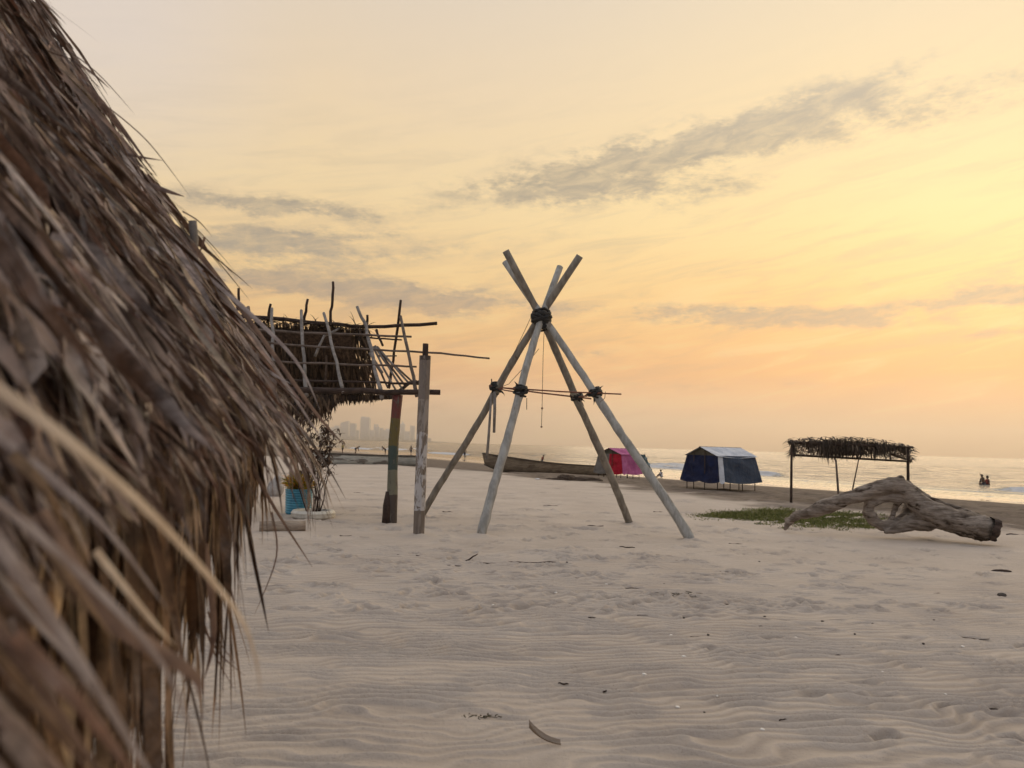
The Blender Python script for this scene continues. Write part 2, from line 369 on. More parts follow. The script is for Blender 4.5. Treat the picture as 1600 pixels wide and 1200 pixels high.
M['shirt_red'] = cloth('shirt_red', (.25, .05, .04), (.3, .07, .05)); M['towel'] = cloth('towel', (.55, .55, .58), (.7, .7, .72))
M['pot_blue'] = mottled('pot_blue', (.035, .20, .30), (.06, .29, .40), .45, 7, (1, 1, 1), .002, spec=.5)
M['tyre_white'] = mottled('tyre_white', (.50, .47, .40), (.66, .63, .55), .6, 6, (1, 1, 1), .004, c3=(.28, .24, .2), thr=(.62, .7))
M['sack'] = mottled('sack', (.30, .28, .26), (.48, .46, .44), .85, 6); M['soil'] = mottled('soil', (.05, .035, .025), (.10, .07, .05), .95, 20, bd=.02)
M['croton'] = leafmat('croton', [(0, (.10, .17, .03, 1)), (.3, (.30, .26, .03, 1)), (.7, (.62, .40, .03, 1)), (1, (.68, .30, .05, 1))], .3, sc=30)
M['dryleaf'] = leafmat('dryleaf', [(0, (.045, .02, .012, 1)), (.5, (.10, .05, .03, 1)), (.8, (.2, .14, .10, 1)), (1, (.4, .34, .28, 1))], .15, sc=30)
M['grass'] = leafmat('grass', [(0, (.07, .09, .02, 1)), (.5, (.12, .15, .03, 1)), (.85, (.20, .20, .06, 1)), (1, (.34, .29, .15, 1))], .3, sc=40)
M['pebble'] = mottled('pebble', (.05, .042, .036), (.12, .10, .085), .85, 12); M['shell'] = mottled('shell', (.70, .66, .60), (.82, .80, .76), .5, 12)
M['weed'] = mottled('weed', (.05, .05, .03), (.11, .09, .055), .85, 20)
M['tower'] = mottled('tower', (.70, .72, .75), (.76, .78, .80), .7, .03, bd=.0); M['tower_pale'] = mottled('tower_pale', (.82, .82, .82), (.86, .86, .86), .7, .03, bd=0)
M['low_white'] = mottled('low_white', (.6, .58, .55), (.75, .73, .7), .7, .05, bd=0); M['far_land'] = mottled('far_land', (.16, .16, .13), (.28, .26, .22), .9, .02, bd=0)

# painted and peeling posts: bands of old paint, worn through to wood
def post_mat(name, bands, wood1, wood2, wear, rough=.7, sc=7):
    mt, t, b = newmat(name); v = objvec(t); sp = t.node('ShaderNodeSeparateXYZ'); t.l.new(v, sp.inputs[0])
    z = t.m('ADD', sp.outputs[2], t.m('MULTIPLY', t.m('SUBTRACT', t.noise(v, 5, 4), .5), .12))
    stops = [(min(1, zz / 4.0), c) for zz, c in bands]
    c = t.ramp(t.m('DIVIDE', z, 4.0), stops, 'CONSTANT')
    n = t.noise(scaled(t, v, 2.5, 2.5, .8), sc, 8, .68, .6); wd = t.mix(t.step(t.noise(scaled(t, v, 8, 8, .6), 5, 5), .35, .65), wood1 + (1,), wood2 + (1,))
    msk = t.step(n, wear, wear + .045)
    t.put(b.inputs['Base Color'], t.mix(msk, c, wd)); b.inputs['Roughness'].default_value = rough
    bump(t, b, t.m('SUBTRACT', t.noise(v, 26, 4), msk), .004); return mt
M['rasta'] = post_mat('painted_post', [(0, (.06, .045, .035)), (.55, (.15, .145, .10)), (1.02, (.04, .06, .05)), (1.50, (.12, .092, .025)), (2.03, (.13, .034, .026))], (.15, .13, .10), (.09, .075, .055), .555)
M['peel'] = post_mat('peeling_post', [(0, (.15, .12, .095)), (.42, (.42, .40, .39)), (1.75, (.27, .235, .205)), (2.3, (.17, .14, .12)), (3.0, (.05, .038, .03))], (.12, .095, .075), (.22, .18, .145), .50, sc=4)

# sand
mt, t, b = newmat('sand'); M['sand'] = mt
gv = t.node('ShaderNodeNewGeometry').outputs['Position']
wet = attr(t, 'wet'); film = attr(t, 'film')
n1 = t.noise(gv, .7, 5, .6); n2 = t.noise(gv, 240, 3, .7); n3 = t.noise(scaled(t, gv, 1, 2.2, 1), 6, 6, .65)
dry = t.mix(t.step(n1, .3, .7), (.46, .39, .325, 1), (.54, .465, .39, 1))
dry = t.mix(t.m('MULTIPLY', t.step(n3, .55, .78), .35), dry, (.32, .265, .22, 1))
dry = t.mix(t.m('MULTIPLY', t.step(n2, .35, .7), .22), dry, (.25, .205, .17, 1))
n5 = t.noise(gv, 55, 2, .5)
dry = t.mix(t.m('MULTIPLY', t.step(n5, .70, .76), .6), dry, (.12, .09, .07, 1))
shade_k = attr(t, 'hollow_shade')
dry = t.mix(t.m('MULTIPLY', shade_k, .62), dry, (.23, .19, .158, 1))  # shade painted into ripple troughs and prints as darker sand
wetc = t.mix(t.step(t.noise(gv, 1.6, 6, .65), .35, .65), (.085, .063, .048, 1), (.165, .128, .10, 1))
c = t.mix(wet, dry, wetc); c = t.mix(film, c, (.12, .09, .07, 1))
t.put(b.inputs['Base Color'], c)
t.put(b.inputs['Roughness'], t.m('SUBTRACT', .93, t.m('MULTIPLY', film, .86))); b.inputs['Specular IOR Level'].default_value = .35
h = t.m('ADD', t.m('MULTIPLY', t.noise(gv, 28, 5, .65), 1.0), t.m('MULTIPLY', n2, .18))
h = t.m('MULTIPLY', h, t.m('SUBTRACT', 1.0, film)); bump(t, b, h, .016)

# water
mt, t, b = newmat('water'); M['water'] = mt
gv = t.node('ShaderNodeNewGeometry').outputs['Position']
foam = attr(t, 'foam'); chop = attr(t, 'chop')
fn = t.noise(scaled(t, gv, 1, 1, 1), 1.3, 8, .7, .5)
fm = t.step(t.m('ADD', foam, t.m('MULTIPLY', t.m('SUBTRACT', fn, .5), 1.5)), .42, .72)
fm = t.m('MULTIPLY', fm, t.step(foam, .02, .15))
t.put(b.inputs['Base Color'], t.mix(fm, (.085, .10, .105, 1), (.60, .60, .60, 1)))
t.put(b.inputs['Roughness'], t.m('ADD', .13, t.m('MULTIPLY', fm, .8))); b.inputs['IOR'].default_value = 1.33
b.inputs['Specular IOR Level'].default_value = .5
h = t.m('ADD', t.noise(scaled(t, gv, .35, .9, 1), 1.0, 6, .6, .4), t.m('MULTIPLY', t.noise(scaled(t, gv, .04, .11, 1), 1.0, 4, .6), 3.0))
bump(t, b, t.m('MULTIPLY', h, chop), .75, 1.0)

# ------------------------------------------------------------------ the ground
def azcols(a0, n_in, n_out):
    inn = np.linspace(-a0, a0, n_in); out = np.linspace(a0, 2 * math.pi - a0, n_out + 2)[1:-1]
    return np.concatenate([inn, out])
AZ = azcols(rad(40), 760, 70)
RR = np.concatenate([np.geomspace(.25, 3.2, 26)[:-1], np.geomspace(3.2, 12, 620)[:-1], np.geomspace(12, 45, 260), np.geomspace(45, 1500, 120)[1:]])
A_, R_ = np.meshgrid(AZ, RR); GX = R_ * np.sin(A_); GY = R_ * np.cos(A_)
GZ = tz(GX, GY); T_ = shore_t(GX, GY)
dryk = sm(T_, .12, -.08)
# wind ripples: crests run across the view, wander, fork, and fade in patches
u_ = GX * .98 + GY * .10; v_ = GY - GX * .12
ph = v_ / .106 + 2.2 * fbm(u_ * .7, v_ * .9, 2, 11) + 1.15 * fbm(u_ * 2.9, v_ * 3.6, 2, 21)
fr = 1 - (ph - np.floor(ph)); rip = np.where(fr < .66, fr / .66, (1 - fr) / .34); rip = .35 * rip + .65 * rip * rip
patch = .50 + .50 * sm(fbm(GX * .45, GY * .6, 3, 31), -.38, .28)
am = .029 * patch * dryk * (.20 + .80 * sm(R_, 15, 6.5)) * sm(R_, 38, 20)
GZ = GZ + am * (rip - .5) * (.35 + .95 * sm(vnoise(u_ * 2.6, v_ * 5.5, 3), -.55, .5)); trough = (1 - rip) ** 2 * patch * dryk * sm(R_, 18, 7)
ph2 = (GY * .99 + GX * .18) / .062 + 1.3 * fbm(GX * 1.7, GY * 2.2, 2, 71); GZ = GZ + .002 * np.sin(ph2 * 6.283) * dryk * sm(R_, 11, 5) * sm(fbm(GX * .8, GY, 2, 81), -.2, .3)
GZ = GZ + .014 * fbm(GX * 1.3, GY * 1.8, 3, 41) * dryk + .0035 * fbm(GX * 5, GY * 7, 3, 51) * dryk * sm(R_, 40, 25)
hol_shade = trough * .85  # troughs coloured darker to strengthen the ripple shading
def dent(px, py, L=.15, Wd=.06, dep=.03, ang=None, rim=.35):
    p = G(px, py); a = rnd.uniform(-.6, .6) if ang is None else ang
    rp = math.hypot(p.x, p.y); ap = math.atan2(p.x, p.y); k0, k1 = np.searchsorted(RR, [rp - .6, rp + .6]); c0, c1 = np.searchsorted(AZ[:760], [ap - .6 / rp, ap + .6 / rp]); sel = (slice(k0, k1), slice(c0, c1))
    dx = GX[sel] - p.x; dy = GY[sel] - p.y
    uu = (dx * math.cos(a) + dy * math.sin(a)) / L; vv = (dy * math.cos(a) - dx * math.sin(a)) / Wd
    q = np.sqrt(uu * uu + vv * vv) + .25 * vnoise(dx * 14, dy * 14, int(px) % 50)
    e = np.exp(-(q / .85) ** 4); GZ[sel] -= dep * e; GZ[sel] += dep * rim * np.exp(-((q - 1.35) / .35) ** 2); hol_shade[sel] = np.maximum(hol_shade[sel], .8 * e)  # dent floor also gets painted shade
def z7(x, y): return 700 + x * .5625, 860 + y * .5625
for (x, y) in [(770,60),(840,77),(890,99),(990,120),(1025,145),(1110,173),(1085,195),(1150,205),(950,195),(1285,242),(1390,285),(1210,515),(640,125),
               (690,132),(740,45),(440,133),(790,150),(900,245),(730,272),(820,286),(1380,424),(1520,440),(1440,242),(1555,455),(1290,72),(1200,400),
               (620,18),(655,30),(300,118),(380,120),(520,105),(480,100),(410,82),(1275,212),(1480,248),(1590,265),(1590,320),(1570,520),(930,168),(550,5),(1130,118)]:
    dent(*z7(x, y), L=rnd.uniform(.09, .14), Wd=rnd.uniform(.035, .06), dep=rnd.uniform(.022, .042))
for (x, y) in [(1145,367),(1030,402),(1210,515)]:
    dent(*z7(x, y), L=.15, Wd=.08, dep=.018, rim=.2)
for k in range(430):      # old, half filled prints and scuffs further off
    dent(rnd.uniform(400, 1590), rnd.choice([rnd.uniform(745, 850), rnd.uniform(800, 900), rnd.uniform(860, 960)]), L=rnd.uniform(.07, .2), Wd=rnd.uniform(.035, .09), dep=rnd.uniform(.02, .05), rim=.6)
for k in range(170):      # longer drag marks and hollows further off, seen very flat
    dent(rnd.uniform(500, 1590), rnd.uniform(742, 830), L=rnd.uniform(.18, .5), Wd=rnd.uniform(.08, .2), dep=rnd.uniform(.03, .06), rim=.5, ang=rnd.gauss(0, .25))
for k in range(16):       # short trails of steps
    x0, y0 = rnd.uniform(450, 1500), rnd.uniform(770, 960); g0 = G(x0, y0); a = rnd.uniform(-.5, 3.6)
    for q in range(7):
        pp = g0 + Vector((math.cos(a), math.sin(a), 0)) * .62 * q + Vector((-math.sin(a), math.cos(a), 0)) * (.09 if q % 2 else -.09); pp.z = float(tz(pp.x, pp.y)); X_, Y_, _d = project(pp)
        if 420 < X_ < 1600 and 740 < Y_ < 1000: dent(X_, Y_, L=.14, Wd=.055, dep=.03, ang=a, rim=.45)
for (fx_, fy_) in [(654,836),(609,818),(653,806),(749,837),(988,817),(1087,842),(1375,834),(1400,834),(1228,830),(1236,787),(1311,777)]:     # sand heaped and scoured at the feet of posts
    p = G(fx_, fy_); dd2 = (GX - p.x) ** 2 + (GY - p.y) ** 2; GZ += .035 * np.exp(-dd2 / .035) * (1 + .6 * vnoise(GX * 6, GY * 6, 2)) - .02 * np.exp(-((np.sqrt(dd2) - .36) / .12) ** 2) * (GY < p.y + .2)
film = sm(T_, .80, .93); wetk = sm(T_ + .05 * fbm(GX * .8, GY * .8, 3, 61), -.03, .05)
ground = grid_mesh('beach_sand', GX, GY, GZ, M['sand'], dict(wet=wetk, film=film, hollow_shade=hol_shade), wrap=True); ground['kind'] = 'structure'

# ------------------------------------------------------------------ the sea
AZ2 = np.linspace(rad(-70), rad(70), 680)
RS = np.concatenate([np.geomspace(28, 220, 520), np.geomspace(220, 5900, 90)[1:]])
A2, R2 = np.meshgrid(AZ2, RS); SX = R2 * np.sin(A2); SY = R2 * np.cos(A2)
s_ = (SX - shore_x(SY)) * .8
along = SY * .8 - SX * .6
def ridge(s0, wdt, hgt, sd, lam, lo):
    c0 = s0 + 1.5 * fbm(along / 30, along * 0, 3, sd); q = (s_ - c0) / wdt
    env = sm(fbm(along / lam, along * 0 + 3.3, 2, sd + 5), lo, lo + .35)
    prof = np.where(q < 0, np.exp(-(q / .45) ** 2), np.exp(-(q / 1.6) ** 2)); return hgt * prof * env, env, q
SZ = np.full_like(SX, SEA); foam = np.zeros_like(SX)
for (s0, wd_, hg, sd, lam, lo) in [(15, 1.0, .36, 101, 16, -.02), (24, 1.5, .34, 131, 20, .12), (9, .8, .12, 141, 12, -.9), (6, .35, .06, 191, 14, -.9), (41, 2.2, .32, 151, 30, .25), (3.2, .4, .05, 161, 9, -1)]:
    hh, env, q = ridge(s0, wd_, hg, sd, lam, lo); SZ += hh
    k = .9 if hg > .2 else .35
    foam = np.maximum(foam, k * env * np.exp(-(np.clip(np.abs(q + .35) - .5, 0, 9) / .7) ** 2))
sw = .16 * fbm(SX * .10, SY * .28, 3, 171) + .10 * fbm(SX * .3, SY * .7, 2, 181)
SZ += sw * sm(s_, 8, 30) * sm(R2, 900, 200)
foam = np.maximum(foam, .5 * np.exp(-((s_ - .3) / .25) ** 2))
chop = .08 + .92 * sm(s_, 8, 19)
sea = grid_mesh('sea_water', SX, SY, SZ, M['water'], dict(foam=foam, chop=chop)); sea['kind'] = 'structure'

# ------------------------------------------------------------------ far shore and the city
CITY = 4300.0
mb = MB()
pts = []
for i in range(46):
    px = 330 + i * 8.4; p = PZ(px, 692, SEA) if False else PD(px, 690, CITY)
    hgt = SEA + 4 + 5 * rnd.random() * (1 if px < 660 else .25); pts.append((p.x, hgt * (1 if px < 690 else .35)))
vs = []; fs = []
for (x, h) in pts: vs += [(x, CITY - 60, SEA - 1), (x, CITY - 40, h), (x, CITY + 500, h), (x, CITY + 520, SEA - 1)]
for i in range(len(pts) - 1):
    for k in range(3): a = i * 4 + k; fs.append((a, a + 4, a + 5, a + 1))
fs += [(0, 1, 2, 3), tuple(len(vs) - 4 + k for k in (3, 2, 1, 0))]
o = mb.add(vs, fs).build('far_shore', M['far_land'], smooth=False); o['kind'] = 'structure'
def horizon_y(px): return 694 + (px - 800) * .0272
towers = [(500,512,670,'plain','low grey tower at the left end of the hazy skyline'), (519,531,665,'step','stepped tower at the left of the hazy skyline'),
  (533.5,545.5,657.5,'slope','tower with a slanting roofline, left of the tallest slab'), (548,556.5,661.5,'plain','pale narrow slab between slanting tower and tallest tower'),
  (556.5,561,672,'plain','low block just left of the tallest tower'), (565,578.5,652.5,'notch','tallest and broadest slab tower of the hazy skyline'),
  (578.5,585,672,'plain','low block against the right side of the tallest tower'), (585,593,664,'arch','tower with an open arched top right of the tallest slab'),
  (592.5,598.5,668,'slope','short tower with slanting roof beside the arch-topped one'), (599,611,669.5,'step','wide low stepped block left of the painted post'),
  (612,625,671,'plain','low block hidden mostly behind the painted post'), (626,633,659,'spire','slim pointed tower just right of the painted post'),
  (633,641,674,'plain','low block between the slim pointed tower and the peeling post'), (641.5,648.5,665,'plain','narrow grey tower left of the peeling white post')]
for i, (x0, x1, ty, kind, lab) in enumerate(towers):
    D = CITY + 40 + 60 * (i % 3); a = PD(x0, ty, D); b_ = PD(x1, ty, D); H = a.z - 2.0; cx = (a.x + b_.x) / 2; wx = (b_.x - a.x) / 2; wy = wx * .8 + 6
    t_ = thing('skyscraper', lab + ', across the water', 'skyscraper', (cx, D, 2), 0, 'towers of the far skyline')
    mb = MB(); low = H * .88 if kind in ('slope', 'spire', 'arch', 'step') else H
    mb.box((0, 0, low / 2), (wx, 0, 0), (0, wy, 0), (0, 0, low / 2))
    if kind == 'slope': mb.add([(-wx, -wy, low), (wx, -wy, low), (wx, wy, low), (-wx, wy, low), (wx, -wy, H), (wx, wy, H)], [(0, 1, 4), (3, 5, 2), (0, 4, 5, 3), (1, 2, 5, 4)])
    if kind == 'spire': mb.add([(-wx * .6, -wy * .6, low), (wx * .6, -wy * .6, low), (wx * .6, wy * .6, low), (-wx * .6, wy * .6, low), (0, 0, H * 1.05)], [(0, 1, 4), (1, 2, 4), (2, 3, 4), (3, 0, 4)])
    if kind == 'arch':
        mb.box((-wx * .75, 0, (low + H) / 2), (wx * .22, 0, 0), (0, wy * .6, 0), (0, 0, (H - low) / 2)); mb.box((wx * .3, 0, (low + H) / 2), (wx * .22, 0, 0), (0, wy * .6, 0), (0, 0, (H - low) / 2))
        mb.box((-wx * .22, 0, H + 2), (wx * .8, 0, 0), (0, wy * .6, 0), (0, 0, 2))
    if kind == 'step': mb.box((wx * .3, 0, (low + H) / 2), (wx * .55, 0, 0), (0, wy * .6, 0), (0, 0, (H - low) / 2))
    if kind == 'notch': mb.box((-wx * .45, 0, H + 3), (wx * .5, 0, 0), (0, wy * .6, 0), (0, 0, 3)); mb.box((wx * .6, 0, H + 1.6), (wx * .3, 0, 0), (0, wy * .6, 0), (0, 0, 1.6))
    mb.build('tower_body', M['tower'] if i % 3 else M['tower_pale'], t_, smooth=False, world=False)
    ml = MB(); nst = max(4, int(H / 9))
    for k in range(1, nst): ml.box((0, -wy - .6, k * low / nst), (wx * .92, 0, 0), (0, .5, 0), (0, 0, 1.6))
    ml.build('window_band', M['tower_pale'] if i % 3 else M['tower'], t_, smooth=False, world=False)
for i in range(26):
    px = 505 + i * 6.6 + rnd.uniform(-2, 2)
    if px > 672: break
    D = CITY + rnd.uniform(-30, 20); p = PD(px, 688, D); wx = rnd.uniform(5, 12); H = rnd.uniform(8, 22)
    mb = MB().box((0, 0, H / 2), (wx, 0, 0), (0, 8, 0), (0, 0, H / 2)).box((wx * .2, 0, H + 1), (wx * .4, 0, 0), (0, 4, 0), (0, 0, 1))
    o = mb.build('waterfront_building', M['low_white'], smooth=False); o.location = (p.x, D, 2)
    tag(o, 'small pale building low on the far waterfront beneath the skyline', 'building', 'low buildings along the far waterfront')

# ------------------------------------------------------------------ near thatched hut (left foreground)
E0 = Vector((-.30, .10, 1.46)); E1 = Vector((-.80, 2.62, 1.70)); edir = (E1 - E0).normalized()
UP = Vector((-.578, .0, .84)).normalized(); NRM = edir.cross(UP).normalized()
if NRM.x < 0: NRM = -NRM
hut = thing('thatched_hut', 'near hut roof of dry brown palm leaves filling the left side', 'hut', (-2.0, 1.2, 0))
def EV(u): return E0 + (E1 - E0) * u
leaves = []            # (score, kind, args)
def cand(kind, root, d, n, L, Wd, droop, twist, fold, wav, bonus=1.0, mat='thatch_near'):
    midp = root + d * (L * .5); x, y, dz = project(midp)
    vis = 1 if (dz > .12 and -150 < x < 1000 and -150 < y < 1350) else 0
    leaves.append((vis * bonus * L * Wd / max(dz, .2) ** 2, root, d, n, L, Wd, droop, twist, fold, wav, mat))
lr = random.Random(21)
U0 = -.05
for layer in range(36):
    h = .03 + layer * .082                        # distance up the slope of the row's root
    for k in range(112):
        u = U0 + (1.03 - U0) * (k + lr.random()) / 112; yy = EV(u).y
        hh = h + lr.uniform(-.06, .06); root = EV(u) + UP * hh + NRM * (lr.uniform(-.03, .045))
        L = lr.choice([.10, .16, .24, .32, .42, .52]) * lr.uniform(.8, 1.2); L = min(L, hh + lr.uniform(.0, .085) * yy)
        if L < .05: continue
        skew = lr.gauss(0, .34) + .06
        d = (-UP + edir * skew + NRM * lr.choice([0, .03, .08, .25]) * lr.random()).normalized()
        if u > .93: d = (d + edir * lr.uniform(-.15, .16)).normalized()
        if u > .985 and lr.random() < .45: continue
        if .935 < u < .978 and h > 1.0 and vnoise(h * 3.1, 0, 4) > -.3 and lr.random() < .93: continue
        n = (NRM + edir * lr.gauss(0, .6) + UP * lr.gauss(0, .3)).normalized()
        cand('roof', root, d, n, L, lr.choice([.008, .013, .018, .024, .030, .038]) * lr.uniform(.8, 1.15), lr.uniform(-.1, .3), lr.gauss(0, 1.3), lr.uniform(.05, .55), lr.uniform(.15, .6))
for k in range(5200):                             # broken fibres lying over the roof
    u = lr.uniform(-.03, 1.02); hh = lr.uniform(.02, 3.0); root = EV(u) + UP * hh + NRM * lr.uniform(.01, .06)
    d = (-UP + edir * lr.gauss(0, .8) + NRM * lr.gauss(.05, .15)).normalized()
    cand('bit', root, d, (NRM + edir * lr.gauss(0, 1)).normalized(), lr.uniform(.03, .16), lr.uniform(.002, .009), lr.uniform(-.3, .6), lr.gauss(0, 1.5), .3, .5, .2)
for layer in range(10):                           # the hanging fringe under the eave
    for k in range(230):
        u = (k + lr.random()) / 230
        yy = EV(u).y; Lf = np.interp(yy, [.3, 1.2, 1.7, 2.2, 2.62], [.85, .82, .62, .42, .30]) * lr.uniform(.45, 1.15) * (1 + .25 * vnoise(u * 22, layer * .7, 5))
        root = EV(u) + UP * (.05 + .02 * layer) - NRM * .02 + Vector((.0 - .042 * layer, 0, lr.uniform(-.05, .03)))
        d = Vector((lr.gauss(.02, .10), lr.gauss(0, .16), -1)).normalized()
        n = Vector((1, -.8 + lr.gauss(0, .6), 0)).normalized()
        cand('fringe', root, d, n, Lf, lr.uniform(.006, .024), .3, lr.gauss(0, 1.6), lr.uniform(.1, .6), .4, 1.3, 'thatch_fringe')
for k in range(120):                              # leaves that stick out past the eave
    u = lr.uniform(.25, 1.02); yy = EV(u).y; root = EV(u) + UP * lr.uniform(.03, .30) + NRM * lr.uniform(.0, .03)
    d = (-UP + edir * lr.gauss(.05, .2) + NRM * lr.uniform(.0, .25)).normalized()
    cand('out', root, d, (NRM + edir * lr.gauss(0, .5)).normalized(), lr.uniform(.12, .22) * yy, lr.uniform(.004, .008) * yy, lr.uniform(.3, 1.8), lr.gauss(0, .8), lr.uniform(.1, .5), .2, 1.2)
leaves.sort(key=lambda q: -q[0])
stuff = {'thatch_near': MB(), 'thatch_fringe': MB()}
for i, (sc_, root, d, n, L, Wd, droop, twist, fold, wav, mat) in enumerate(leaves):
    if i < 262:
        if lr.random() < .6: MB().frayed(root, d, n, L, Wd, droop, 8, fold, twist, wav, lr).build('palm_leaflet', M[mat], hut)
        else: MB().leaf(root, d, n, L, Wd, droop, 9, fold, twist, wav, rr=lr, tipk=lr.uniform(1.4, 6)).build('palm_leaflet', M[mat], hut)
    elif lr.random() < .45: stuff[mat].frayed(root, d, n, L, Wd, droop, 5, fold, twist, wav, lr)
    else: stuff[mat].leaf(root, d, n, L, Wd, droop, 6, fold, twist, wav, rr=lr, tipk=lr.uniform(1.2, 5))
o = stuff['thatch_near'].build('thatch', M['thatch_near'], hut); o['kind'] = 'stuff'
o = stuff['thatch_fringe'].build('thatch_fringe', M['thatch_fringe'], hut); o['kind'] = 'stuff'
# opaque slab added under the leaves to block sky light, stops short of the verge so the sky shows through its edge
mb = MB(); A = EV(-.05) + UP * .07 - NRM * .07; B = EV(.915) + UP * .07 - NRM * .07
mb.box((A + B) / 2 + UP * 1.55, (B - A) / 2, UP * 1.5, NRM * .025); mb.build('thatch_backing', M['thatch_backing'], hut, smooth=False)
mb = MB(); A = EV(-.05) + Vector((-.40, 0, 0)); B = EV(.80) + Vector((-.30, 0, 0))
mb.box((A + B) / 2 + Vector((0, 0, -.25)), (B - A) / 2, Vector((0.015, 0, 0)), Vector((0, 0, .48))); mb.build('fringe_backing', M['thatch_backing'], hut, smooth=False)  # dark sheet added behind the fringe so its gaps look shaded
# other slope, posts and rafters
rt = EV(.5) + UP * 3.05; mb = MB(); A = EV(-.05) + UP * 3.07 - NRM * .07; B = EV(.925) + UP * 3.07 - NRM * .07; DN = Vector((-.545, 0, -.84))
mb.box((A + B) / 2 + DN * 1.5, (B - A) / 2, DN * 1.5, NRM.cross(edir).cross(edir) * .0 + Vector((-.84, 0, .545)) * .03); mb.build('rear_slope', M['thatch_backing'], hut, smooth=False)
for u in (.1, .86):
    for off in (.55, 2.9):
        b0 = EV(u) + Vector((-off, 0, 0)); MB().tube([(b0.x, b0.y, -.1), (b0.x, b0.y, 1.2), (b0.x, b0.y, b0.z + .55)], [.06, .055, .05]).build('post', M['pole_brown'], hut)
for u in (.2, .5, .8, .975):
    MB().tube([EV(u) - NRM * .12 + UP * .02, EV(u) - NRM * .12 + UP * 3.1], [.025, .022], 8).build('rafter', M['stick_pale'], hut)
for h in (.5, 1.0, 1.5, 2.0):
    MB().tube([EV(-.02) + UP * h - NRM * .05, EV(1.0) + UP * h - NRM * .05], [.012, .010], 6).build('batten', M['stick'], hut)
p0 = PD(301, 345, 2.62); MB().tube([p0, PD(303, 372, 2.63), PD(300, 420, 2.6)], [.014, .016, .016], 8, jit=.2).build('stick_end', M['stick_pale'], hut)
# single leaves that the photograph lets one tell apart (pixel, pixel, distance)
def blade(pts, wd, mat, fold=.3, name='palm_leaflet', lab=None, flatn=None):
    P = [PD(*q) for q in pts]; Q = []
    for i in range(len(P) - 1):                    # Catmull-Rom
        p0 = P[max(i - 1, 0)]; p1 = P[i]; p2 = P[i + 1]; p3 = P[min(i + 2, len(P) - 1)]
        for k in range(6):
            t = k / 6; Q.append(.5 * ((2 * p1) + (p2 - p0) * t + (2 * p0 - 5 * p1 + 4 * p2 - p3) * t * t + (3 * p1 - p0 - 3 * p2 + p3) * t ** 3))
    Q.append(P[-1]); mb = MB(); vs = []; fs = []; N = len(Q) - 1
    for i, q in enumerate(Q):
        d = (Q[min(i + 1, N)] - Q[max(i - 1, 0)]).normalized(); vw = (Vector((0, 0, EYE)) - q).normalized()
        n = (vw + Vector((.5, 0, .5))).normalized() if flatn is None else flatn; sd2 = d.cross(n).normalized(); n2 = sd2.cross(d)
        t = i / N; ww = wd * .5 * max(.06, 1 - t ** 2.2)
        vs += [q - sd2 * ww - n2 * ww * fold, q, q + sd2 * ww - n2 * ww * fold]
    for i in range(N): a = i * 3; fs += [(a, a + 1, a + 4, a + 3), (a + 1, a + 2, a + 5, a + 4)]
    o = mb.add(vs, fs).build(name, M[mat], hut)
    if lab: o['label'] = lab
    return o
blade([(-60, 565, .46), (110, 690, .5), (260, 825, .58), (370, 955, .70), (400, 1030, .73), (408, 1092, .75)], .0085, 'straw', lab='long pale straw-coloured leaf rib crossing the fringe')
lr = random.Random(91)
for k in range(46):
    x0 = lr.uniform(-140, 40); y0 = lr.uniform(640, 1230); dd_ = np.interp(y0, [640, 1230], [.62, .42]) * lr.uniform(.92, 1.15); a = rad(lr.gauss(52, 5)); L = lr.choice([160, 240, 330, 430]) * lr.uniform(.8, 1.2)
    if x0 + L * math.cos(a) > 150 + .35 * (y0 - 640): L *= .6
    c_, s_2 = math.cos(a), math.sin(a); wob_ = lr.gauss(0, 7)
    blade([(x0, y0, dd_), (x0 + L * .5 * c_ - wob_, y0 + L * .5 * s_2 + wob_, dd_ * 1.03), (x0 + L * c_, y0 + L * s_2 * 1.04, dd_ * 1.07)], lr.choice([.003, .005, .007, .010]), lr.choice(['thatch_near', 'thatch_near', 'greyleaf', 'brownleaf', 'thatch_fringe']), fold=lr.uniform(.1, .6))
blade([(-60, 740, .46), (110, 880, .5), (255, 1040, .54), (330, 1230, .58)], .006, 'greyleaf')
blade([(-80, 740, .46), (95, 985, .49), (260, 1250, .53)], .010, 'greyleaf'); blade([(-60, 900, .45), (60, 1065, .47), (190, 1260, .5)], .009, 'brownleaf')
blade([(-60, 640, .6), (60, 730, .62), (170, 830, .64), (260, 950, .68)], .009, 'greyleaf')
blade([(60, 800, .6), (170, 960, .62), (300, 1050, .66), (310, 1090, .66)], .018, 'brownleaf'); blade([(150, 860, .62), (230, 960, .66), (275, 1010, .7)], .007, 'straw')
blade([(330, 560, 2.3), (400, 740, 2.35), (488, 886, 2.4)], .018, 'brownleaf'); blade([(425, 800, 2.4), (432, 870, 2.4), (397, 962, 2.4)], .006, 'brownleaf')
blade([(300, 380, 2.5), (390, 500, 2.6), (490, 640, 2.65), (542, 700, 2.7)], .022, 'brownleaf'); blade([(320, 420, 2.5), (420, 560, 2.55), (505, 690, 2.6)], .022, 'greyleaf')
blade([(310, 430, 2.5), (400, 560, 2.5), (455, 600, 2.5)], .02, 'greyleaf'); blade([(360, 560, 2.5), (440, 690, 2.5), (512, 762, 2.5)], .013, 'brownleaf')
blade([(290, 400, 2.5), (370, 470, 2.5), (460, 560, 2.5), (500, 640, 2.5)], .02, 'greyleaf')
blade([(40, -20, 2.5), (70, 15, 2.5), (101, 57, 2.5)], .005, 'brownleaf'); blade([(80, 60, 2.5), (150, 112, 2.5), (211, 179, 2.5)], .006, 'brownleaf')
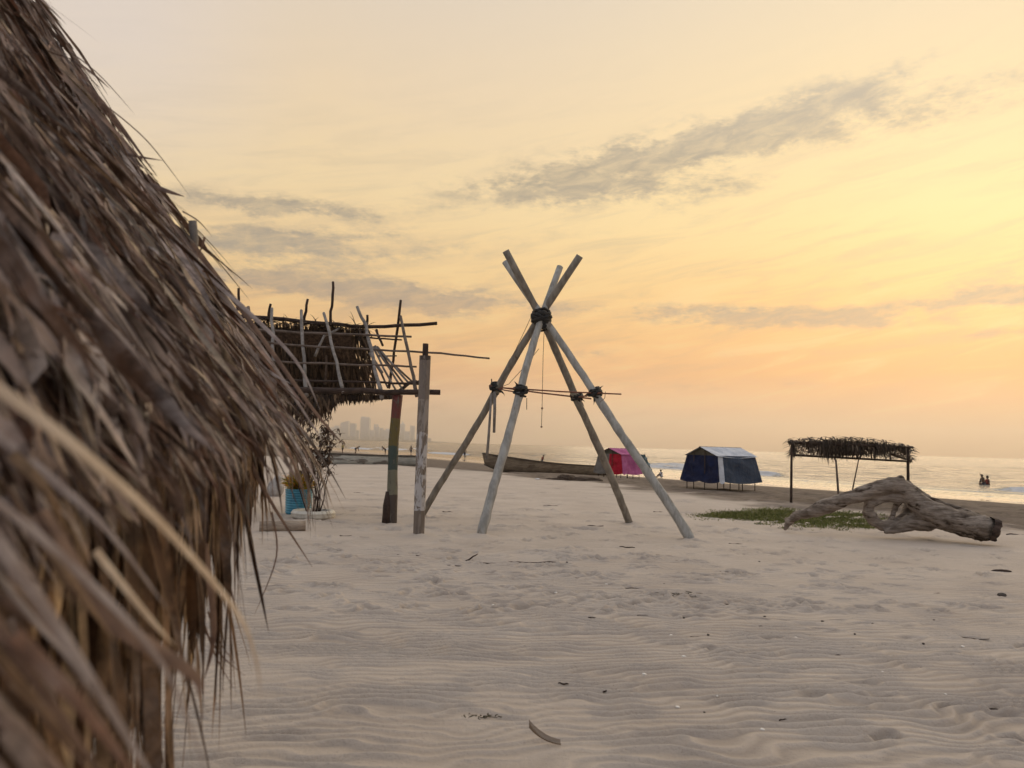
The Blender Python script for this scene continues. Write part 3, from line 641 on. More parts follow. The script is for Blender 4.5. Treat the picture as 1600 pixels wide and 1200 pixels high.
blade([(160, 160, 2.5), (230, 220, 2.5), (297, 307, 2.5)], .006, 'brownleaf'); blade([(180, 235, 2.5), (215, 244, 2.5), (256, 251, 2.5)], .012, 'brownleaf')
blade([(170, 260, 2.5), (240, 290, 2.5), (288, 307, 2.5)], .03, 'brownleaf'); blade([(285, 330, 2.5), (310, 345, 2.5), (332, 370, 2.5)], .006, 'brownleaf')
blade([(320, 370, 2.5), (316, 385, 2.5), (308, 402, 2.5)], .008, 'brownleaf'); blade([(0, 20, 2.4), (60, 60, 2.4), (160, 160, 2.5), (245, 275, 2.55)], .035, 'brownleaf')
for (a, b_) in [((315, 960), (365, 1075)), ((320, 985), (383, 1056)), ((325, 955), (370, 1040))]:
    blade([a + (1.9,), ((a[0] + b_[0]) / 2 - 4, (a[1] + b_[1]) / 2 + 5, 1.9), b_ + (1.9,)], .005, 'brownleaf')
blade([(330, 760, 1.9), (350, 880, 1.9), (372, 960, 1.9)], .012, 'brownleaf'); blade([(320, 850, 1.6), (335, 980, 1.6), (320, 1060, 1.6)], .016, 'brownleaf')

# ------------------------------------------------------------------ half-built hut behind
hb = G(610, 818)
uh = thing('unfinished_hut', 'half-built hut with bare rafters and dark palm thatch behind', 'hut', (-4.2, 16.2, 0))
NE, RD, FE = 14.9, 16.3, 17.8                      # depths: near eave, ridge, far eave
def hp(px, py, D): return PD(px, py, D)
def stick(pts, r, mat='stick', name='rafter', jit=.25, n=8, parent=uh):
    P = [hp(*q) for q in pts]
    Q = []
    for i in range(len(P) - 1):
        for k in range(4): Q.append(P[i].lerp(P[i + 1], k / 4) + Vector((rnd.uniform(-1, 1), rnd.uniform(-1, 1), rnd.uniform(-1, 1))) * r * .42)
    Q.append(P[-1]); N = len(Q); return MB().tube(Q, [r * (1 - .25 * i / N) for i in range(N)], n, jit=jit).build(name, M[mat], parent)
# rafters of the near (bare) slope, foot first
stick([(426, 612, NE), (427, 560, 15.4), (425, 482, RD)], .042, 'stick_pale'); stick([(478, 618, NE), (475, 560, 15.4), (471, 485, RD)], .042, 'stick_pale')
stick([(537, 614, NE), (522, 550, 15.4), (506, 489, RD)], .038, 'stick_pale'); stick([(597, 624, NE), (583, 560, 15.4), (572, 510, RD - .1), (558, 479, RD)], .042, 'stick_pale')
stick([(650, 620, NE), (640, 560, 15.3), (626, 494, 15.9)], .038, 'stick'); stick([(392, 610, NE), (390, 550, 15.4), (388, 480, RD)], .05, 'stick')
# rafters of the far slope poke above the ridge
for q in ([(418, 505, 16.4), (423, 475, RD)], [(474, 505, 16.4), (481, 467, RD)], [(515, 510, 16.4), (518, 480, RD), (520.5, 440, RD)], [(573, 520, 16.4), (574, 492, RD)], [(372, 485, 16.4), (373, 450, RD)]):
    stick(q, .035, 'stick_dark')
stick([(608, 606, 17.6), (616, 550, 16.9), (626, 469, RD)], .035, 'stick_dark'); stick([(508, 600, 17.2), (512, 540, 16.8)], .03, 'stick')
stick([(492, 556, 15.8), (506, 526, 15.9), (531, 512, RD)], .03, 'stick_pale', 'brace'); stick([(588, 515, RD), (598, 540, 16)], .03, 'stick_dark', 'brace')
# ridge pole and battens
stick([(340, 490, RD), (480, 503, RD), (575, 511, RD), (683, 505, RD)], .045, 'stick_dark', 'ridge_pole')
stick([(345, 512, 15.9), (470, 520, 15.9), (575, 524, 15.9), (643, 526, 15.9)], .028, 'stick', 'batten'); stick([(576, 528, 16.4), (628, 531, 16.4)], .02, 'stick_dark', 'batten')
stick([(350, 530, 15.6), (470, 540, 15.6), (590, 547, 15.6), (690, 552, 15.6), (765, 560, 15.6)], .024, 'stick', 'batten')
stick([(350, 560, 15.3), (470, 567, 15.3), (590, 571, 15.3), (651, 573, 15.3)], .024, 'stick', 'batten'); stick([(590, 556, 16.2), (620, 556, 16.2)], .018, 'stick', 'batten')
stick([(350, 588, 15.1), (470, 595, 15.1), (600, 598, 15.1), (656, 600, 15.1)], .026, 'stick_dark', 'batten')
stick([(360, 606, NE), (480, 609, NE), (600, 612, NE), (688, 613, NE)], .065, 'stick_dark', 'eave_beam', jit=.12)
stick([(350, 622, FE), (500, 618, FE), (612, 621, FE)], .06, 'stick_dark', 'eave_beam', jit=.12); stick([(612, 621, 16.8), (640, 598, 15.6), (657, 596, NE)], .04, 'stick_dark', 'end_beam')
# hip end slats on the right
for a, b_ in [((582, 542), (618, 609)), ((586, 540), (628, 607)), ((588, 544), (634, 604)), ((590, 541), (640, 600)), ((584, 560), (606, 606)), ((596, 552), (646, 598)), ((578, 552), (598, 582))]:
    stick([(a[0], a[1], 16.3), (b_[0], b_[1], 15.9)], .026, 'stick_pale' if a[0] % 4 else 'stick', 'slat', .1, 6)
# thatch on the far slope, seen from inside, in courses
lr = random.Random(5); mb = MB(); mb2 = MB()
RA, RB = hp(352, 500, RD), hp(574, 513, RD); FA, FB = hp(350, 622, FE), hp(590, 622, FE)
for row in range(7):
    t = row / 6.0
    for k in range(150):
        s = (k + lr.random()) / 150; a = RA.lerp(RB, s); c = FA.lerp(FB, s); p = a.lerp(c, t * .83) + Vector((0, lr.uniform(-.03, .05), lr.uniform(-.04, .05)))
        d = (c - a).normalized() + Vector((lr.gauss(0, .05), lr.gauss(0, .03), 0))
        mb.leaf(p, d + Vector((lr.gauss(0, .08), 0, 0)), (lr.gauss(0, .4), -1, -.6), lr.uniform(.3, .62), lr.uniform(.02, .07), .05, 4, .3, lr.gauss(0, .6), .2, rr=lr, tipk=lr.uniform(1.5, 5))
        if s > .93 and lr.random() < .5: mb.leaf(p + Vector((0, -.1, 0)), (lr.uniform(.1, .7), lr.gauss(0, .2), -1), (lr.gauss(0, .4), -1, 0), lr.uniform(.2, .45), lr.uniform(.02, .05), .3, 4, .3, lr.gauss(0, .8), .2, rr=lr, tipk=2)
for k in range(260):
    s = lr.uniform(.0, 1.02); p = RA.lerp(RB, s) + Vector((0, lr.uniform(-.1, .1), lr.uniform(-.08, .03))); mb.leaf(p, (lr.gauss(0, 1), lr.gauss(0, .3), lr.uniform(0, .5)), (0, -.3, 1), lr.uniform(.15, .4), .03, 1.2, 5, .3, 1, .3, rr=lr)
for layer in range(4):                             # fringe below the far eave, longest on the left
    for k in range(150):
        s = (k + lr.random()) / 150; px = 350 + 262 * s
        Lf = np.interp(px, [350, 420, 480, 515, 528, 560, 612], [.75, .8, .75, .55, .25, .22, .10]) * lr.uniform(.5, 1.15)
        p = hp(px, 617, FE - .1 + .08 * layer); mb2.leaf(p, (lr.gauss(0, .1), lr.gauss(0, .1), -1), (lr.gauss(0, .5), -1, 0), Lf, lr.uniform(.03, .07), .1, 4, .3, lr.gauss(0, .6), .15, rr=lr, tipk=2)
for k in range(170):
    px = lr.gauss(490, 17); p = hp(px, 618 + lr.uniform(-3, 8), 16.8 + lr.uniform(-.4, .4)); mb2.leaf(p, (lr.gauss(0, .3), lr.gauss(0, .1), -1), (lr.gauss(0, .5), -1, 0), lr.uniform(.25, .75) * math.exp(-((px - 490) / 30) ** 2), lr.uniform(.04, .08), .1, 4, .3, lr.gauss(0, .6), .15, rr=lr, tipk=2)
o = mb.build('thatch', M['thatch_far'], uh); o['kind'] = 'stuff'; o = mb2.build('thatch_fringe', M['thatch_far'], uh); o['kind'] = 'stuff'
mbb = MB(); a, b2, c, d = RA + Vector((.1, .05, -.12)), RB + Vector((-.36, .05, -.14)), FB.lerp(RB, .05) + Vector((-.34, .09, 0)), FA + Vector((.1, .09, 0)); off = Vector((0, .05, .05))
mbb.add([a, b2, c, d, a + off, b2 + off, c + off, d + off], [(0, 1, 2, 3), (7, 6, 5, 4), (0, 4, 5, 1), (1, 5, 6, 2), (2, 6, 7, 3), (3, 7, 4, 0)]).build('thatch_backing', M['thatch_backing'], uh, smooth=False)
# posts of the hut
def local_post(base, top, rs, mat, name, parent, n=12, wob=.02, flat=1.0, jit=.1):
    base = Vector(base); top = Vector(top); N = 12; P = []
    for i in range(N + 1):
        t = i / N; P.append(base.lerp(top, t) + Vector((math.sin(t * 6 + 1) * wob, 0, 0)))
    R = [np.interp(i / N, [0, .5, 1], rs) for i in range(N + 1)]
    return MB().tube(P, R, n, jit=jit, flat=flat).build(name, M[mat], parent)
pb = G(610, 818); pt = PD(620.5, 617, pb.y)
local_post(pb - Vector((0, 0, .15)), pt, [.105, .098, .10], 'rasta', 'post', uh)['label'] = 'leaning post with worn red, yellow and green paint'
MB().tube([PD(603, 822, pb.y - .05), PD(605, 790, pb.y - .05), PD(607, 768, pb.y - .03)], [.09, .085, .05], 9, jit=.2).build('post_splint', M['stick_dark'], uh)
for px, D in ((395, 15), (400, 17.6)):
    p = hp(px, 618, D); MB().tube([(p.x, p.y, -.1), (p.x, p.y, 1.3), p], [.09, .085, .08], 10, jit=.1).build('post', M['pole_brown'], uh)
p = hp(602, 621, FE); MB().tube([(p.x - .1, p.y, -.1), (p.x - .05, p.y, 1.3), p], [.05, .05, .05], 10, jit=.1)

# peeling white post in front of it
pb = G(654, 836); t_ = thing('old_post', 'tall square post with peeling white paint, right of the hut', 'post', pb)
pt = PD(664.5, 556, pb.y)
def sqpost(b0, b1, w0, w1, mat, name, parent, N=14):
    mb = MB(); vs = []; fs = []; rr = random.Random(4)
    for i in range(N + 1):
        t = i / N; c = b0.lerp(b1, t); ww = w0 + (w1 - w0) * t
        for k in range(8):
            a = math.pi / 8 + k * math.pi / 4; q = ww * (1.04 + .07 * (rr.random() - .5)); vs.append(c + Vector((math.cos(a) * q, math.sin(a) * q, 0)))
    for i in range(N):
        for k in range(8): a = i * 8 + k; b = i * 8 + (k + 1) % 8; fs.append((a, b, b + 8, a + 8))
    fs += [tuple(range(7, -1, -1)), tuple(N * 8 + k for k in range(8))]; return mb.add(vs, fs).build(name, M[mat], parent, smooth=False)
sqpost(pb - Vector((0, 0, .15)), pt, .095, .098, 'peel', 'post_shaft', t_)
sqpost(pt - Vector((.0, 0, .05)), PD(665, 537, pb.y), .052, .048, 'stick_dark', 'post_tenon', t_, 3)

# ------------------------------------------------------------------ four-pole frame
AP = PD(846, 497, 14.9)
fr_ = thing('pole_frame', 'tall frame of four grey poles lashed together near the top', 'pole frame', (AP.x, AP.y, 0))
def pole(foot, top, off, r0, r1, mat, bend=0.0):
    fp = G(*foot); a = AP + Vector(off); dirn = (a - fp); tp = PD(top[0], top[1], a.y + dirn.y / dirn.z * .95)
    P = []; N = 30; pr = random.Random(int(foot[0])); w1, w2 = pr.uniform(0, 6), pr.uniform(0, 6)
    for i in range(N + 1): t = i / N; P.append((fp - Vector((0, 0, .15))).lerp(a, t) + Vector((math.sin(t * math.pi) * bend + .018 * math.sin(t * 7 + w1) * math.sin(t * math.pi) + pr.gauss(0, .003), .012 * math.sin(t * 11 + w2), .012 * math.sin(t * 9))))
    for i in range(1, 4): P.append(a.lerp(tp, i / 3))
    n = len(P); kn = pr.sample(range(2, 28), 5); return MB().tube(P, [(r0 + (r1 - r0) * i / (n - 1)) * (1 + (.10 if i in kn else 0) + pr.gauss(0, .015)) for i in range(n)], 16, jit=.07).build('pole', M[mat], fr_), fp, a
foot_left = (653, 806)
pl = [pole(foot_left, (906, 400), (-.05, .07, 0), .070, .068, 'pole_brown'), pole((749, 837), (875, 417), (-.0, -.09, 0), .085, .064, 'pole', -.03),
      pole((988, 817), (790, 392), (.0, .05, 0), .078, .068, 'pole_brown', .03), pole((1087, 842), (789, 409), (.03, -.05, 0), .088, .064, 'pole', .04)]
lr = random.Random(9)
def lashing(c, r, n=7, name='lashing', ends=3):
    mb = MB(); c = Vector(c); mb.ball(c, r * .78, 12, 8, 1.05, .95, .9)
    for k in range(n):
        ax = Vector((lr.gauss(0, .5), lr.gauss(0, .5), 1)).normalized(); e1 = ax.orthogonal().normalized(); e2 = ax.cross(e1); P = []
        off = ax * lr.uniform(-.55, .55) * r
        for i in range(13): a = 2 * math.pi * i / 12; P.append(c + off + (e1 * math.cos(a) + e2 * math.sin(a)) * r * lr.uniform(.85, 1.02))
        mb.tube(P, r * .16, 6)
    for k in range(ends):
        d = Vector((lr.gauss(0, 1), lr.gauss(0, .4), lr.uniform(-1.2, .5))).normalized(); mb.leaf(c + d * r * .7, d, (0, -1, .2), r * lr.uniform(.8, 1.6), r * .4, .8, 5, .2, 1, .3, rr=lr)
    return mb.build(name, M['black_rubber'], fr_)
mb = MB().ball(AP, .01)
lashing(AP + Vector((0, -.02, .02)), .185, 12, ends=1); lashing(AP + Vector((.02, -.02, -.11)), .13, 6, ends=0)
def onpole(i, z):
    _, a, b = pl[i]; t = (z - a.z) / (b.z - a.z); return a.lerp(b, t)
J = [onpole(0, PD(769, 607, 15.8).z), onpole(1, PD(820, 611, 14.2).z), onpole(2, PD(898, 620, 15.5).z), onpole(3, PD(931, 613, 14.2).z)]
for j in J: lashing(j, .125, 7)
def rod_(a, b, r=.014, mat='rod', name='crossbar'):
    a, b = Vector(a), Vector(b); mid = (a + b) / 2 - Vector((0, 0, .012)); return MB().tube([a, mid, b], r, 7).build(name, M[mat], fr_)
dd = (J[3] - J[1]).normalized(); rod_(J[1] - dd * .38 + Vector((0, -.07, .05)), J[3] + dd * .5 + Vector((0, -.07, .0)))
dd = (J[2] - J[0]).normalized(); rod_(J[0] - dd * .15 + Vector((0, -.06, .02)), J[2] + dd * .3 + Vector((0, -.06, 0)), .016)
rod_(J[1] + Vector((0, .05, -.02)), J[0] + (J[0] - J[1]) * .18, .013); rod_(J[2] + (J[2] - J[3]) * .05, J[3] + (J[3] - J[2]) * .25, .015)
# ropes and hanging pieces
def cord(P, r=.006, mat='rope', name='rope'): return MB().tube(P, r, 5).build(name, M[mat], fr_)
D1 = J[0].y
cord([PD(829, 497, 15), PD(806, 546, 15.2), PD(790, 575, 15.4), PD(783, 592, 15.6)]); cord([PD(842, 545, 14.7), PD(815, 578, 15.0), PD(795, 600, 15.3), PD(780, 606, 15.6)])
cd_ = cord([PD(850, 520, 14.8), PD(848.5, 560, 14.8), PD(847, 637, 14.8), PD(846, 667, 14.8)]); mb = MB(); mb.ball(PD(847, 638, 14.8), .022, 8, 6); mb.ball(PD(846, 667, 14.8), .02, 8, 6); mb.build('knot', M['rope'], cd_)
cord([PD(823, 622, 14.3), PD(823, 640, 14.3)], .007, 'black_rubber'); cord([PD(946, 612, 14.3), PD(945, 622, 14.3), PD(938, 628, 14.3)], .006)
MB().tube([PD(768, 592, D1), PD(769, 610, D1)], .012, 6).build('peg', M['stick_dark'], fr_)
MB().tube([PD(773, 612, D1 - .12), PD(773, 640, D1 - .12), PD(772, 676, D1 - .12)], [.032, .034, .026], 8, jit=.15).build('hanging_stick', M['stick_pale'], fr_)
MB().tube([PD(768, 614, D1 - .15), PD(765, 660, D1 - .1), PD(763, 690, D1 - .08), PD(760.5, 718, D1 - .05)], [.02, .028, .026, .03], 8, jit=.2).build('hanging_stick', M['stick_pale'], fr_)

# ------------------------------------------------------------------ boats
def boat(name, label, A, B, H, beam, bowrise, mats, zoff=0.0, trans=False):
    """A bow end, B stern end on the ground"""
    A = Vector(A); B = Vector(B); L = (A - B).length; rz = math.atan2(A.y - B.y, A.x - B.x); t_ = thing(name, label, 'boat', B + Vector((0, 0, zoff)), rz)
    tilt = (A.z - B.z) / L
    hull = MB(); inn = MB(); vs = []; fs = []; N = 26; prof = [(-1, 1), (-.93, .62), (-.78, .25), (-.45, .03), (0, 0), (.45, .03), (.78, .25), (.93, .62), (1, 1)]
    def sec(t, k=1.0, lift=0.0):
        x = t * L * 1.0; wd = beam / 2 * (max(0, 1 - max(0, (t - .55) / .45) ** 2.2) ** .75 if t > .55 else 1) * (.72 + .28 * min(1, t / .35)) * k + .015
        keel = H * .62 * max(0, (t - .78) / .22) ** 2.2; sheer = H + bowrise * max(0, (t - .45) / .55) ** 2 + .03 * max(0, (.2 - t) / .2)
        return [(x + (.28 * max(0, (t - .8) / .2) ** 2) * q[1], q[0] * wd * 1.0, keel + (sheer - keel) * q[1] + lift * (1 - q[1]) + tilt * x) for q in prof]
    for i in range(N + 1): vs += sec(i / N)
    P = len(prof)
    for i in range(N):
        for k in range(P - 1): a = i * P + k; fs.append((a, a + P, a + P + 1, a + 1))
    hull.add(vs, fs); hull.add(sec(0), [tuple(range(P))])
    vs2 = []
    for i in range(N + 1): vs2 += sec(min(.985, i / N) if i else .008, .93, .05)
    hull.add(vs2, [tuple(reversed(f)) for f in fs]); hull.build('hull', M[mats[0]], t_, world=False)
    for sgn, idx in ((-1, 0), (1, P - 1)):
        MB().tube([Vector(sec(i / N)[idx]) + Vector((0, 0, .01)) for i in range(N + 1)], .032, 6).build('gunwale', M[mats[1]], t_, world=False)
        MB().tube([(Vector(sec(i / N)[idx]) * .8 + Vector(sec(i / N)[idx + (1 if sgn < 0 else -1)]) * .2) + Vector((0, sgn * .012, 0)) for i in range(1, N)], .018, 6).build('rubbing_strake', M[mats[1]], t_, world=False)
    MB().tube([Vector(sec(i / N)[4]) - Vector((0, 0, .01)) for i in range(N + 1)], .04, 6).build('keel', M['hull_dark'], t_, world=False)
    for tt in (.12, .35, .58, .78):
        s = sec(tt); z = s[0][2] - .09; MB().box((tt * L, 0, z), (.12, 0, 0), (0, abs(s[1][1]) * .9, 0), (0, 0, .018)).build('thwart', M[mats[1]], t_, smooth=False, world=False)
    for tt in (.2, .3, .45, .68, .88):
        s = [Vector(q) for q in sec(tt, .92, .05)]; MB().tube(s, .02, 5).build('rib', M[mats[1]], t_, world=False)
    return t_
A = G(757, 736.5); B = G(950, 742.5); boat('wooden_boat', 'long weathered wooden canoe beached behind the pole frame and red tent', A, B, .74, 1.2, .34, ('hull', 'hull_dark'), -.06)
A = G(494, 725.5); B = G(650, 728); boat('wooden_boat', 'pale grey low-sided boat beached behind the painted post', A, B, .70, 1.1, .05, ('hull_pale', 'hull_dark'), -.03)

# ------------------------------------------------------------------ tents
def tent(corner, yaw, Wg, L, hw, hr, lift, mats, label, flap=None, group=None):
    """corner: nearest corner on the ground; gable runs left-back, side runs right-back"""
    c = Vector(corner); g = Vector((-math.cos(yaw), math.sin(yaw), 0)); s = Vector((math.sin(yaw), math.cos(yaw), 0)); Z = Vector((0, 0, 1))
    t_ = thing('camping_tent', label, 'tent', c, 0, group); sp = .26
    def P(u, v, z, out=0): return c + g * (u * Wg) + s * (v * L) + Z * z
    bl = [P(0, 0, lift) - g * sp - s * sp * .6, P(1, 0, lift) + g * sp - s * sp * .6, P(1, 1, lift) + g * sp + s * sp * .6, P(0, 1, lift) - g * sp + s * sp * .6]
    tp = [P(0, 0, hw), P(1, 0, hw), P(1, 1, hw), P(0, 1, hw)]; r0 = P(.5, -.02, hr); r1 = P(.5, 1.0, hr)
    def panel(q, name, mat, nu=10, nv=8, wave=.035, label=None, parent=None, push=0.0):
        """a quad panel of cloth with soft waves and thickness"""
        a, b, c2, d = [Vector(v) for v in q]; n = (b - a).cross(d - a).normalized(); mb = MB(); vs = []; fs = []
        for side in (0, 1):
            for j in range(nv + 1):
                for i in range(nu + 1):
                    u = i / nu; v = j / nv; p = a.lerp(b, u).lerp(d.lerp(c2, u), v)
                    wv_ = 1.8 * wave * (math.sin(u * 11 + v * 3) * .5 + math.sin(v * 7 + u * 5)) * math.sin(u * math.pi) * math.sin(v * math.pi) + push
                    sag = Z * (-.07 * math.sin(u * math.pi) * (1 - v)); vs.append(p + n * (wv_ + side * .012) + sag)
        o2 = (nu + 1) * (nv + 1)
        for j in range(nv):
            for i in range(nu):
                k = j * (nu + 1) + i; fs.append((k, k + nu + 1, k + nu + 2, k + 1)); fs.append((o2 + k, o2 + k + 1, o2 + k + nu + 2, o2 + k + nu + 1))
        o = mb.add(vs, fs).build(name, M[mat], t_ if parent is None else parent)
        if label: o['label'] = label
        return o
    # gable end (two halves), side wall with corner stripe, back, roof
    h1 = (bl[0] + bl[1]) / 2; h2 = (tp[0] + tp[1]) / 2
    panel([bl[1], h1, h2, tp[1]], 'end_wall', mats['end_l']); panel([h1, bl[0], tp[0], h2], 'end_wall', mats['end_r'])
    mb = MB().add([tp[1] + s * .0, tp[0], r0, tp[1] + s * .02, tp[0] + s * .02, r0 + s * .02], [(0, 1, 2), (5, 4, 3)]); mb.build('gable', M[mats['gable']], t_, smooth=False)
    f = mats.get('stripe_w', .12)
    a1 = bl[0].lerp(bl[3], f); a2 = tp[0].lerp(tp[3], f)
    panel([bl[0], a1, a2, tp[0]], 'corner_stripe', mats['stripe'], 4, 8, .005); panel([a1, bl[3], tp[3], a2], 'side_wall', mats['side'], 14, 8)
    panel([bl[3], bl[2], tp[2], tp[3]], 'end_wall', mats['far']); panel([bl[2], bl[1], tp[1], tp[2]], 'side_wall', mats['side'])
    o1 = (tp[0] - r0).normalized() * .06 - s * .10; o3 = (tp[3] - r1).normalized() * .06 + s * .10
    panel([tp[0] + o1, tp[3] + o3, r1 + s * .1 + Z * .01, r0 - s * .1 + Z * .01], 'roof_panel', mats['roof'], 14, 6, .02)
    o1 = (tp[1] - r0).normalized() * .06 - s * .10; o3 = (tp[2] - r1).normalized() * .06 + s * .10
    panel([tp[2] + o3, tp[1] + o1, r0 - s * .1, r1 + s * .1], 'roof_panel', mats['roof'], 14, 6, .02)
    for u, v in ((0, 0), (.36, -.04), (.72, -.04), (1, 0), (0, .33), (0, .66), (0, 1), (1, 1), (.5, 1)):
        q = P(u, v, 0); z = float(tz(q.x, q.y)); topz = hw if u in (0, 1) else hw + (hr - hw) * (1 - abs(u - .5) * 2)
        MB().tube([Vector((q.x, q.y, z - .2)), P(u, v, topz - .03) + s * (.0)], .019, 6).build('tent_pole', M['stick_dark'], t_)
    MB().tube([r0 - s * .12 + Z * .01, r1 + s * .12 + Z * .01], .02, 6).build('ridge_pole', M['stick_dark'], t_)
    if flap:
        e = s * flap[0]; bb = bl[3] + e - g * .05; tt = tp[3] + s * flap[0] * .62
        panel([bl[3] + s * .03, bb, tt, tp[3] + s * .03], 'side_flap', flap[1]); MB().tube([bb - Z * .5, tt + Z * .05], .02, 6).build('tent_pole', M['stick_dark'], t_)
        for k in range(3):
            p = (bl[3].lerp(bb, .82)).lerp(tp[3].lerp(tt, .8), .18 + .30 * k) 
            n = (bb - bl[3]).cross(tt - bb).normalized(); 
            if n.y > 0: n = -n
            MB().ball(p + n * .03, .12, 8, 5, 1, .18, .9).build('flower_print', M['print'], t_)
    return t_
c = G(1121, 766)
tent(c, rad(59), 1.75, 2.2, 1.40, 1.74, .33, dict(end_l='navy', end_r='navy', gable='olive_cloth', stripe='white_cloth', side='slate', far='navy', roof='white_cloth', stripe_w=.12),
     'navy blue and grey tent with a white roof beside the thatched shelter')
c = G(970, 748)
tent(c, rad(47), 1.75, 1.75, 1.45, 1.78, .30, dict(end_l='grey_cloth', end_r='red_cloth', gable='olive_cloth', stripe='pink_cloth', side='pink_cloth', far='teal_cloth', roof='pink_cloth', stripe_w=.15),
     'red and pink tent at the end of the wooden canoe', flap=(.85, 'teal_cloth'))

# ------------------------------------------------------------------ thatched shelter
P1, P2, P3 = G(1236, 787), G(1311, 777), G(1330, 770); D4 = P1.y + 1.2
P4 = PD(1418, 700, D4); P4 = Vector((P4.x, P4.y, float(tz(P4.x, P4.y))))
sh = thing('thatched_shelter', 'low open shade shelter with a ragged palm roof near the water', 'shelter', P1)
def sstick(a, b, r, mat='stick_dark', name='post', jit=.12): return MB().tube([Vector(a).lerp(Vector(b), i / 4) for i in range(5)], [r, r, r * .95, r * .9, r * .85], 8, jit=jit).build(name, M[mat], sh)
T1 = PD(1237, 690, P1.y); T4 = PD(1419, 699, P4.y); bk = Vector((.6, 2.6, 0))
sstick(P1 - Vector((0, 0, .2)), T1 + Vector((0, 0, .05)), .042); sstick(P2 - Vector((0, 0, .2)), PD(1306, 718, P2.y), .05, 'stick'); sstick(P3 - Vector((0, 0, .2)), PD(1342, 716, P3.y), .04)
sstick(P4 - Vector((0, 0, .2)), T4, .045); sstick(PD(1306, 720, P2.y), PD(1293, 696, P2.y - .3), .04, 'stick_pale', 'brace')
B1 = PD(1240, 711, P1.y + 2.4); B4 = PD(1421, 721, P4.y + 2.2)
sstick(B1, B4, .04, name='rear_beam'); sstick(T1 - Vector((.1, 0, .02)), T4 + Vector((.15, 0, 0)), .045, name='front_beam'); sstick(T1, B1, .035, name='side_beam'); sstick(PD(1393, 710, P4.y + .3), PD(1424, 720, P4.y + 1.5), .04, name='side_beam')
for k, s in enumerate((.0, .98)):
    q = B1.lerp(B4, s); sstick(Vector((q.x, q.y, float(tz(q.x, q.y)) - .2)), q, .035) if k == 1 else None
for k in range(1, 6):
    s = k / 6; sstick(T1.lerp(T4, s), B1.lerp(B4, s), .025, name='rafter')
lr = random.Random(33); mb = MB()
def roofpt(s, v):       # v 0 front .. 1 rear, gently domed along the length
    p = T1.lerp(T4, s).lerp(B1.lerp(B4, s), v); return p + Vector((0, 0, .04 + .16 * math.sin(min(1, max(0, s)) * math.pi) * (1 - .5 * v)))
for k in range(1500):
    s = lr.uniform(-.03, 1.03); v = lr.uniform(-.05, 1.0) ** 1; p = roofpt(s, v) + Vector((0, 0, lr.uniform(-.03, .06)))
    mb.leaf(p, (lr.gauss(0, .9) * (0.35 if s < .06 or s > .94 else 1), lr.gauss(-.1, .6), lr.uniform(-.22, .02)), (lr.gauss(0, .3), -.2, 1), lr.uniform(.18, .42), lr.uniform(.03, .06), lr.uniform(.2, .9), 4, .3, lr.gauss(0, .6), .2, rr=lr)
for k in range(620):                              # ragged front fringe, in clumps
    s = lr.random(); px = 1236 + 184 * s; clump = np.interp(px, [1236, 1242, 1255, 1262, 1272, 1278, 1290, 1300, 1345, 1352, 1362, 1385, 1400, 1420], [.9, .12, .15, .6, .08, 1.1, 1.2, .6, .75, .12, .85, .6, .15, .45])
    p = roofpt(s, lr.uniform(-.05, .25)) - Vector((0, 0, .05)); mb.leaf(p, (lr.gauss(.0, .28), lr.gauss(-.05, .15), -1), (lr.gauss(0, .6), -1, 0), clump * lr.uniform(.3, .72), lr.uniform(.03, .07), .1, 4, .3, lr.gauss(0, .6), .2, rr=lr)
for k in range(300):
    s = lr.uniform(.25, .62); p = roofpt(s, lr.uniform(0, .6)) - Vector((0, 0, .08)); mb.leaf(p, (lr.gauss(0, .6), lr.gauss(0, .3), -.8), (0, -1, 0), lr.uniform(.2, .42), .06, .3, 4, .3, 0, .2, rr=lr)
o = mb.build('thatch', M['thatch_grey'], sh); o['kind'] = 'stuff'

# ------------------------------------------------------------------ driftwood trunk
dw_o = G(1400, 838)
dmb = MB()
def cap(pts):
    P = [PD(a, b, d) for a, b, d, r in pts]; Rr = [r * .86 * d / F for a, b, d, r in pts]
    # resample densely
    Q = []; R2_ = []
    for i in range(len(P) - 1):
        for k in range(5): t = k / 5; tt = t * t * (3 - 2 * t) * .5 + t * .5; Q.append(P[i].lerp(P[i + 1], t)); R2_.append(Rr[i] + (Rr[i + 1] - Rr[i]) * tt)
    Q.append(P[-1]); R2_.append(Rr[-1]); dmb.tube(Q, R2_, 16, jit=.12); dmb.ball(P[0], Rr[0], 12, 8); dmb.ball(P[-1], Rr[-1] * .97, 12, 8)
DD = 15.1
cap([(1226, 828, 15.5, 4), (1232, 817, 15.5, 7), (1246, 806, 15.4, 10), (1270, 799, 15.3, 12.5), (1300, 788, 15.2, 14), (1335, 776, 15.1, 14), (1365, 765, 15.0, 15), (1395, 757, 15.0, 14), (1418, 766, 15.0, 17)])
cap([(1232, 812, 15.5, 5), (1226, 811, 15.6, 2.5)]); cap([(1348, 768, 15.2, 8), (1362, 760, 15.2, 6), (1358, 756, 15.2, 3)])
cap([(1398, 752, 15.05, 8), (1407, 748, 15.0, 7.5)]); cap([(1380, 762, 15.1, 11), (1400, 756, 15.1, 12), (1418, 762, 15.1, 15)])
cap([(1410, 762, 15.0, 16), (1428, 782, 14.95, 18), (1455, 801, 14.85, 22), (1490, 814, 14.7, 24), (1525, 823, 14.6, 24), (1538, 826, 14.55, 24)])
cap([(1418, 758, 15.5, 7), (1455, 780, 15.5, 6), (1500, 797, 15.3, 6), (1545, 811, 15.1, 6)])
